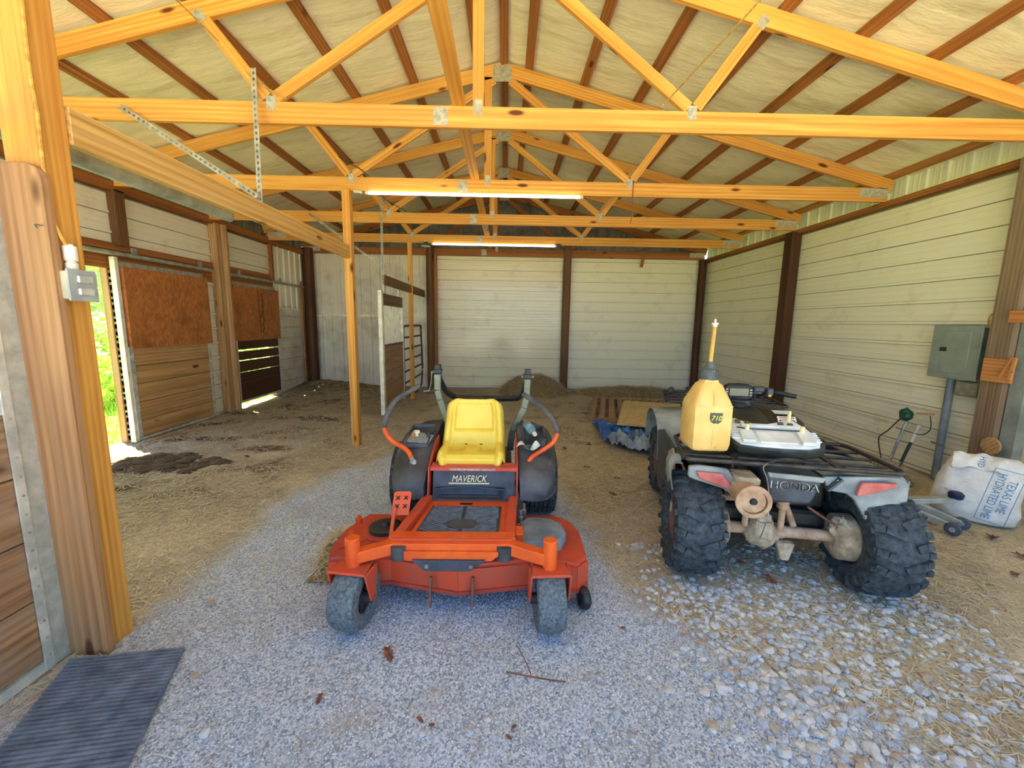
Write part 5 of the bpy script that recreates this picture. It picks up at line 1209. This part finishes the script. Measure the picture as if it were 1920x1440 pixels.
# rubber mat in the left foreground
t = thing('rubber_mat', 'dark ribbed rubber mat lying by the left foreground door', 'mat', (-1.70, 1.30, 0), R(-0.0))
K['rubber'] = mat('ribbed_rubber', L(92, 101, 114), L(132, 140, 152), 14, .7, 0, .3, 60)
ma, mb_, mc = Vector((-1.955, 1.690, 0)), Vector((-1.50, 1.762, 0)), Vector((-1.05, .62, 0))
ux = (mb_ - ma); vy = (mc - mb_)
MB().prism([(ma.x, ma.y), (mb_.x, mb_.y), (mb_ + vy)[:2], (ma + vy)[:2]], .0, .012).build('sheet', K['rubber'], t, True)
nr = 60
for j in range(nr):
    p_ = ma + vy * ((j + .5) / nr); q_ = p_ + ux
    MB().bar((p_.x, p_.y, .0145), (q_.x, q_.y, .0145), .009, .006).build('rib', K['rubber'], t, True)
# ================================================================== greenery outside the left wall
lf1 = mat('leaf_bright', L(196, 214, 116), L(150, 184, 78), 5, .6); lf2 = mat('leaf_pale', L(226, 232, 180), L(190, 204, 140), 3, .6)
bark = mat('grey_bark', L(176, 164, 140), L(130, 118, 96), 9, .9)
def foliage(n, c, rad, size, seed):
    m_ = MB(); r_ = random.Random(seed); vs = []; fs = []
    for i in range(n):
        while True:
            a = Vector((r_.uniform(-1, 1), r_.uniform(-1, 1), r_.uniform(-1, 1)))
            if .25 < a.length < 1: break
        p_ = Vector((c[0] + a.x * rad[0], c[1] + a.y * rad[1], c[2] + a.z * rad[2]))
        if p_.z < .0: continue
        d1_ = Vector((r_.uniform(-1, 1), r_.uniform(-1, 1), r_.uniform(-.5, 1))).normalized(); d2_ = d1_.orthogonal().normalized(); s_ = size * r_.uniform(.6, 1.3)
        o_ = len(vs); vs += [p_ - d1_ * s_, p_ + d2_ * s_ * .45, p_ + d1_ * s_, p_ - d2_ * s_ * .45]; fs.append((o_, o_ + 1, o_ + 2, o_ + 3))
    m_.add(vs, fs); return m_
for k, (x, y, rx, ry, h, n, lab) in enumerate(((-8.6, 9.0, 1.3, 1.5, 1.6, 5200, 'bright green leafy shrub seen through the near left doorway'), (-7.6, 6.8, 1.0, 1.1, 1.1, 3600, 'low green shrub just outside the near left doorway'), (-9.4, 7.4, 1.2, 1.3, 1.5, 4200, 'green shrub left of the others outside the near left doorway'), (-8.2, 11.6, 1.5, 1.5, 1.8, 4000, 'leafy shrub standing outside behind the far left door'))):
    t = thing('shrub', lab, 'shrub', (x, y, -.07), 0, 'shrubs outside')
    foliage(n, (0, 0, h * .45), (rx, ry, h * .62), .075, 40 + k).build('foliage', lf1, t)
    MB().tube([(0, 0, 0), (.1, 0, h * .5)], .03, 6).build('stem', bark, t)
for k, (x, y, rr, h, n, lab) in enumerate(((-13.5, 12.5, 2.8, 7.5, 6500, 'pale sunlit tree outside, seen through the near left doorway'), (-15, 17.5, 3.2, 8, 6500, 'tall pale tree farther behind the sunlit shrubs'), (-13, 8.0, 2.6, 7, 5500, 'pale tree left of the shrubs outside'))):
    t = thing('tree', lab, 'tree', (x, y, -.07), 0, 'trees outside')
    foliage(n, (0, 0, h * .62), (rr, rr, h * .48), .16, 60 + k).build('crown', lf2, t)
    MB().tube(smooth_pts([(0, 0, 0), (.1, .05, h * .3), (0, .1, h * .7)], 4), [.16, .15, .14, .13, .12, .10, .08, .06, .05], 8).build('trunk', bark, t)
r_ = random.Random(5); vs = []; fs = []
for i in range(9000):
    x = -4.9 - abs(r_.gauss(0, 1.6)); y = r_.uniform(2.5, 9.5); h = r_.uniform(.06, .22); a = r_.uniform(0, 6.28); o_ = len(vs)
    vs += [(x - .006 * math.cos(a), y - .006 * math.sin(a), -.07), (x + .006 * math.cos(a), y + .006 * math.sin(a), -.07), (x + r_.uniform(-.07, .07), y + r_.uniform(-.07, .07), -.07 + h)]; fs.append((o_, o_ + 1, o_ + 2))
o = MB().add(vs, fs).build('grass', mat('grass_blades', L(170, 204, 84), L(120, 170, 54), 3, .7)); stuff(o); o['label'] = 'sunlit grass outside the left doors'; o['category'] = 'grass'
# ================================================================== loose things on the floor
K['straw'] = mat('straw', L(222, 210, 180), L(176, 156, 122), 1.2, .8, kind='g', stretch=(3, 3, 3), lo=.3, hi=.7)
K['haypile'] = mat('hay_mass', L(182, 154, 98), L(130, 104, 62), 30, .95, 0, 1.0, 30, bdist=.05)
def strands(n, fn, lo, hi, wid, seed, tilt=.25, wy=False):
    r_ = random.Random(seed); m_ = MB(); vs = []; fs = []
    k = 0
    while k < n:
        q = fn(r_)
        if q is None: continue
        k += 1
        x, y, z = q; w = wid; a = r_.uniform(0, 6.283); ln = r_.uniform(lo, hi) / 2; dx, dy = math.cos(a) * ln, math.sin(a) * ln; t = r_.uniform(-tilt, tilt) * ln
        w = w * (1 + .45 * max(0, (y if wy else 0) - 1.5))
        px, py = -math.sin(a) * w / 2, math.cos(a) * w / 2; b = r_.uniform(-.3, .3) * ln
        o_ = len(vs)
        vs += [(x - dx + px, y - dy + py, z - t), (x - dx - px, y - dy - py, z - t + .001), (x + b * px / w + px, y + b * py / w + py, z + .004), (x + b * px / w - px, y + b * py / w - py, z + .005), (x + dx + px, y + dy + py, z + t), (x + dx - px, y + dy - py, z + t + .001)]
        fs += [(o_, o_ + 1, o_ + 3, o_ + 2), (o_ + 2, o_ + 3, o_ + 5, o_ + 4)]
    m_.v = vs; m_.f = fs; m_.sm = [False] * len(fs)
    m_.g = [(v[0] * .7 + (i // 6) * .37 % 9, v[1], v[2]) for i, v in enumerate(vs)]
    return m_
def litter(r_):
    y = .5 + 9.2 * r_.random() ** 1.35; x = r_.uniform(-4.5, 4.4)
    if abs(x) > .95 * y + .9: return None
    w_ = hay_w(x, y)
    if r_.random() > w_ * (.55 + .45 * N3(x * 1.3, y * 1.3, 21) * 2) + .012: return None
    return (x, y, floor_z(x, y) + .006)
o = strands(60000, litter, .03, .12, .0030, 1, .25, True).build('hay_litter', K['straw']); stuff(o); o['label'] = 'loose straw and hay strewn over the barn floor'; o['category'] = 'straw'
# hay pile by the middle post, low hay bank along the back wall
def pile(name, label, cx, cy, rx, ry, h, seed, n):
    t = thing(name, label, 'hay', (cx, cy, 0), 0, 'hay heaps')
    def hz(x, y):
        d = (x / rx) ** 2 + (y / ry) ** 2
        return h * max(0, 1 - d) ** .8 * (1 + .25 * N3(x * 3 + seed, y * 3, 2)) + .02 * N3(x * 9, y * 9, seed) - .02
    m_ = MB(); m_.grid(lambda u, v: ((u - .5) * 2 * rx, (v - .5) * 2 * ry, hz((u - .5) * 2 * rx, (v - .5) * 2 * ry)), 40, 30); m_.build('heap', K['haypile'], t)
    def f(r_):
        a = r_.uniform(0, 6.28); d = math.sqrt(r_.random()) * 1.05; x, y = math.cos(a) * rx * d, math.sin(a) * ry * d
        return (x, y, hz(x, y) + r_.uniform(.0, .02))
    s_ = strands(n, f, .06, .2, .004, seed, .5).build('loose_hay', K['straw'], t); stuff(s_); return t
pile('hay_pile', 'mound of golden hay against the back wall beside the middle post', .62, 9.12, .80, .56, .40, 3, 5000)
pile('hay_pile', 'low bank of hay along the back wall on the right', 2.9, 9.15, 1.55, .55, .16, 5, 5000)
pile('hay_pile', 'small straw clump beside the lime sack behind the quad', 3.86, 4.05, .35, .25, .22, 7, 900)
pile('hay_pile', 'small tuft of dry grass on the left edge of the mower deck', -1.09, 2.55, .11, .26, .16, 8, 420)
# stones
mst = [mat('pale_stone', L(224, 222, 216), L(190, 188, 184), 20, .85, 0, .3, 60), mat('grey_stone', L(198, 200, 202), L(162, 166, 170), 20, .85, 0, .3, 60), mat('tan_stone', L(196, 178, 160), L(164, 144, 124), 20, .85, 0, .3, 60)]
def stone_mb(seed, r_=1.0):
    m_ = MB(); bm = bmesh.new(); bmesh.ops.create_icosphere(bm, subdivisions=1, radius=1)
    rr = random.Random(seed); ax = Vector((rr.uniform(.75, 1.25), rr.uniform(.6, 1), rr.uniform(.35, .6)))
    vs = []
    for v in bm.verts:
        k = 1 + .32 * N3(v.co.x * 1.3 + seed * 3, v.co.y * 1.3, v.co.z * 1.3) + rr.uniform(-.08, .08)
        vs.append((v.co.x * ax.x * k, v.co.y * ax.y * k, v.co.z * ax.z * k))
    fs = [tuple(v.index for v in f.verts) for f in bm.faces]; bm.free()
    m_.add(vs, fs); return m_
SM = [stone_mb(i).mesh('stone', mst[0 if i < 4 else (1 if i < 8 else 2)]) for i in range(10)]
rs = random.Random(12)
STL = {'pale_stone': 'loose pale grey gravel stone lying on the floor', 'grey_stone': 'loose blue-grey gravel stone lying on the floor', 'tan_stone': 'loose tan gravel stone lying on the floor'}
def coarse_w(x, y):
    """density of the coarse gravel spilled behind the quad"""
    if y > 2.75 or y < .75: return 0
    c0 = 1.05 + (1.6 - y) * .05; c1 = 2.35 - max(0, 1.6 - y) * .2
    a = min(1, (x - c0 + .25) / .3) * min(1, (c1 + .2 - x) / .3)
    if y > 2.3: a *= .35
    return max(0, a) * (.45 + .9 * N3(x * 2.2, y * 2.2, 31) + .25)
spots = []
while len(spots) < 2300:
    y = .85 + 1.9 * rs.random(); x = rs.uniform(.75, 2.75)
    if rs.random() < coarse_w(x, y): spots.append((x, y, rs.uniform(.010, .026) * (1.25 if rs.random() < .12 else 1)))
extra = [(.32, 1.78, .022), (.43, 1.62, .018), (.47, 1.45, .02), (.38, 1.38, .016), (.5, 1.34, .018), (.66, 1.62, .014), (.72, 1.55, .022), (-.05, 1.42, .016), (-.02, 1.35, .014), (-.12, 1.37, .016), (-.30, 1.36, .02), (-1.62, 2.10, .03), (-1.60, 2.03, .018), (-1.45, 2.85, .028), (-1.50, 2.95, .022), (-1.40, 2.75, .02), (-1.32, 2.95, .016), (-1.35, 1.62, .024), (-1.12, 1.36, .026), (.9, 2.05, .02), (1.0, 2.12, .018), (1.12, 2.02, .022), (1.18, 2.08, .018), (1.22, 1.98, .026), (1.3, 2.06, .022), (1.08, 1.95, .016), (.78, 1.93, .018), (.95, 1.72, .02), (2.9, 2.2, .02), (2.75, 2.05, .022), (2.65, 2.3, .018), (2.85, 1.9, .02), (3.0, 2.45, .018), (1.2, 2.55, .02), (-.9, 2.4, .018), (-.95, 1.9, .016), (-.60, 1.55, .014)]
spots += extra
spots.sort(key=lambda s_: -s_[2] / math.hypot(s_[0], s_[1], 1.5))
for k, (x, y, sz) in enumerate(spots[:300]):
    o = bpy.data.objects.new('stone', SM[rs.randrange(10)]); COL.objects.link(o)
    o.location = (x, y, floor_z(x, y) + sz * .25); o.scale = (sz, sz, sz); o.rotation_euler = (rs.uniform(-.3, .3), rs.uniform(-.3, .3), rs.uniform(0, 6.28))
    tag(o, STL[o.data.materials[0].name], 'stone', 'loose gravel stones')
m_ = MB(); base = [(s.vertices, s.polygons) for s in SM]
def scatter(lst, ms, nm, mt, label):
    vs = []; fs = []
    for x, y, sz in lst:
        V, P_ = base[ms[rs.randrange(len(ms))]]; a = rs.uniform(0, 6.28); ca, sa = math.cos(a), math.sin(a); o_ = len(vs); z = floor_z(x, y) + sz * .18
        vs += [(x + (v.co.x * ca - v.co.y * sa) * sz, y + (v.co.x * sa + v.co.y * ca) * sz, z + v.co.z * sz) for v in V]
        fs += [tuple(i + o_ for i in p_.vertices) for p_ in P_]
    q = MB(); q.v = vs; q.f = fs; q.sm = [False] * len(fs); q.g = vs
    o = q.build(nm, mt); stuff(o); o['label'] = label; o['category'] = 'gravel'
rest = spots[300:]
scatter(rest[::2], [0, 1, 2, 3], 'gravel_spill', mst[0], 'coarse pale gravel spilled around the quad wheels')
scatter(rest[1::2], [4, 5, 6, 7], 'gravel_spill', mst[1], 'coarse grey gravel spilled around the quad wheels')
# octahedral chips for the fine gravel bed
def chips(n, seed, mt, nm, label):
    r_ = random.Random(seed); vs = []; fs = []; k = 0
    while k < n:
        y = .80 + 2.7 * r_.random() ** 1.6; x = r_.uniform(-1.9, 1.5)
        if abs(x) > 1.35 * y + .1 or hay_w(x, y) > .5 or r_.random() > .75 + .9 * N3(x * 1.5, y * 1.5, 41): continue
        k += 1; s_ = r_.uniform(.0025, .0058); a = r_.uniform(0, 6.28); z = floor_z(x, y) + s_ * .3; ca, sa = math.cos(a), math.sin(a); o_ = len(vs)
        for lx, ly, lz in ((1.2, 0, 0), (0, .9, .1), (-1.1, 0, 0), (0, -.8, -.05), (.1, .1, .75)): vs.append((x + (lx * ca - ly * sa) * s_, y + (lx * sa + ly * ca) * s_, z + lz * s_))
        fs += [(o_, o_ + 1, o_ + 4), (o_ + 1, o_ + 2, o_ + 4), (o_ + 2, o_ + 3, o_ + 4), (o_ + 3, o_, o_ + 4)]
    q = MB(); q.v = vs; q.f = fs; q.sm = [False] * len(fs); q.g = vs
    o = q.build(nm, mt); stuff(o); o['label'] = label; o['category'] = 'gravel'
chips(22000, 3, mst[0], 'fine_gravel', 'fine pale gravel chips in front of the mower'); chips(16000, 4, mst[1], 'fine_gravel', 'fine blue-grey gravel chips in front of the mower')
# fallen leaves
lfm = mat('dry_leaf', L(140, 82, 52), L(104, 60, 38), 20, .8)
def leaf(x, y, s_, rot, label, z=None):
    ol_ = [(0, -1), (.18, -.7), (.55, -.62), (.35, -.3), (.75, -.05), (.38, .12), (.6, .55), (.25, .5), (0, 1), (-.25, .5), (-.6, .55), (-.38, .12), (-.75, -.05), (-.35, -.3), (-.55, -.62), (-.18, -.7)]
    zz = floor_z(x, y) + .006 if z is None else z
    m_ = MB(); vs = [(0, 0, .012)] + [(a * s_, b * s_, .004 + .25 * s_ * (abs(a) ** 1.5) + .1 * s_ * math.sin(b * 3)) for a, b in ol_]; n = len(ol_)
    m_.add(vs, [(0, i + 1, (i + 1) % n + 1) for i in range(n)])
    o = m_.build('dry_leaf', lfm); o.scale = (.62, 1, 1.6); o.location = (x, y, zz); o.rotation_euler = (0, 0, rot); return tag(o, label, 'leaf', 'fallen dry leaves')
leaf(-.535, 1.735, .055, .6, 'reddish brown dry leaf on the gravel in front of the left caster wheel')
leaf(3.28, 2.98, .10, 1.2, 'large brown dry leaf beside the floor jack', .05)
leaf(3.70, 2.86, .09, 2.2, 'brown dry leaf at the wheel of the floor jack')
for x, y, s_, a in ((1.47, 2.62, .05, 1), (1.58, 2.52, .045, 2), (1.66, 2.33, .06, .3), (-.32, 1.41, .022, 1), (-.27, 1.385, .018, 2), (.03, 1.34, .016, 1), (.05, 1.38, .018, 2.4), (.62, 1.9, .02, 2), (1.0, 3.6, .05, 1), (.9, 4.3, .05, 2), (1.1, 5.2, .06, 0), (.8, 6.0, .06, 1), (1.2, 6.4, .06, 2), (.5, 5.6, .06, 3), (1.4, 7.0, .06, 1), (-.75, 1.5, .03, 0), (3.6, 2.6, .06, .5), (3.9, 2.75, .07, 1.5), (3.3, 2.4, .05, 2.5), (1.15, 4.0, .05, 2), (.75, 5.0, .05, .4), (-2.9, 4.5, .05, 1), (-1.0, 5.9, .05, 2)):
    leaf(x, y, s_, a, 'small dry brown leaf lying on the barn floor')
# twigs
o = MB().tube(smooth_pts([(.02, 1.625, .012), (.12, 1.60, .014), (.2, 1.585, .012), (.28, 1.575, .010)], 4), .0035, 6).build('twig', K['rusty']); recentre(o); tag(o, 'thin brown twig on the gravel between the mower and the camera', 'twig')
o = MB().tube(smooth_pts([(.13, 1.60, .014), (.11, 1.68, .012), (.07, 1.78, .012)], 4), .0025, 6).build('twig', K['rusty']); recentre(o); tag(o, 'thin side twig pointing from the brown twig to the mower', 'twig')
# dark manure clods in the stall
mk = mat('dark_manure', L(124, 100, 74), L(78, 60, 42), 20, .95, 0, .8, 40, bdist=.03)
for k, (x, y, s_) in enumerate([(-3.6 + .42 * math.cos(j * 2.4) * (j / 22) ** .5 * 1.3, 4.27 + .30 * math.sin(j * 2.4) * (j / 22) ** .5, .04 + .045 * ((j * 7) % 5) / 4) for j in range(22)]):
    o = lump((0, 0, 0), s_, (1.7, 1.3, .28), k + 20, 16, 10, .45).build('manure_clod', mk); o.location = (x, y, floor_z(x, y) + .012); tag(o, 'flat dark manure clod on the straw inside the near left doorway', 'manure', 'manure clods')
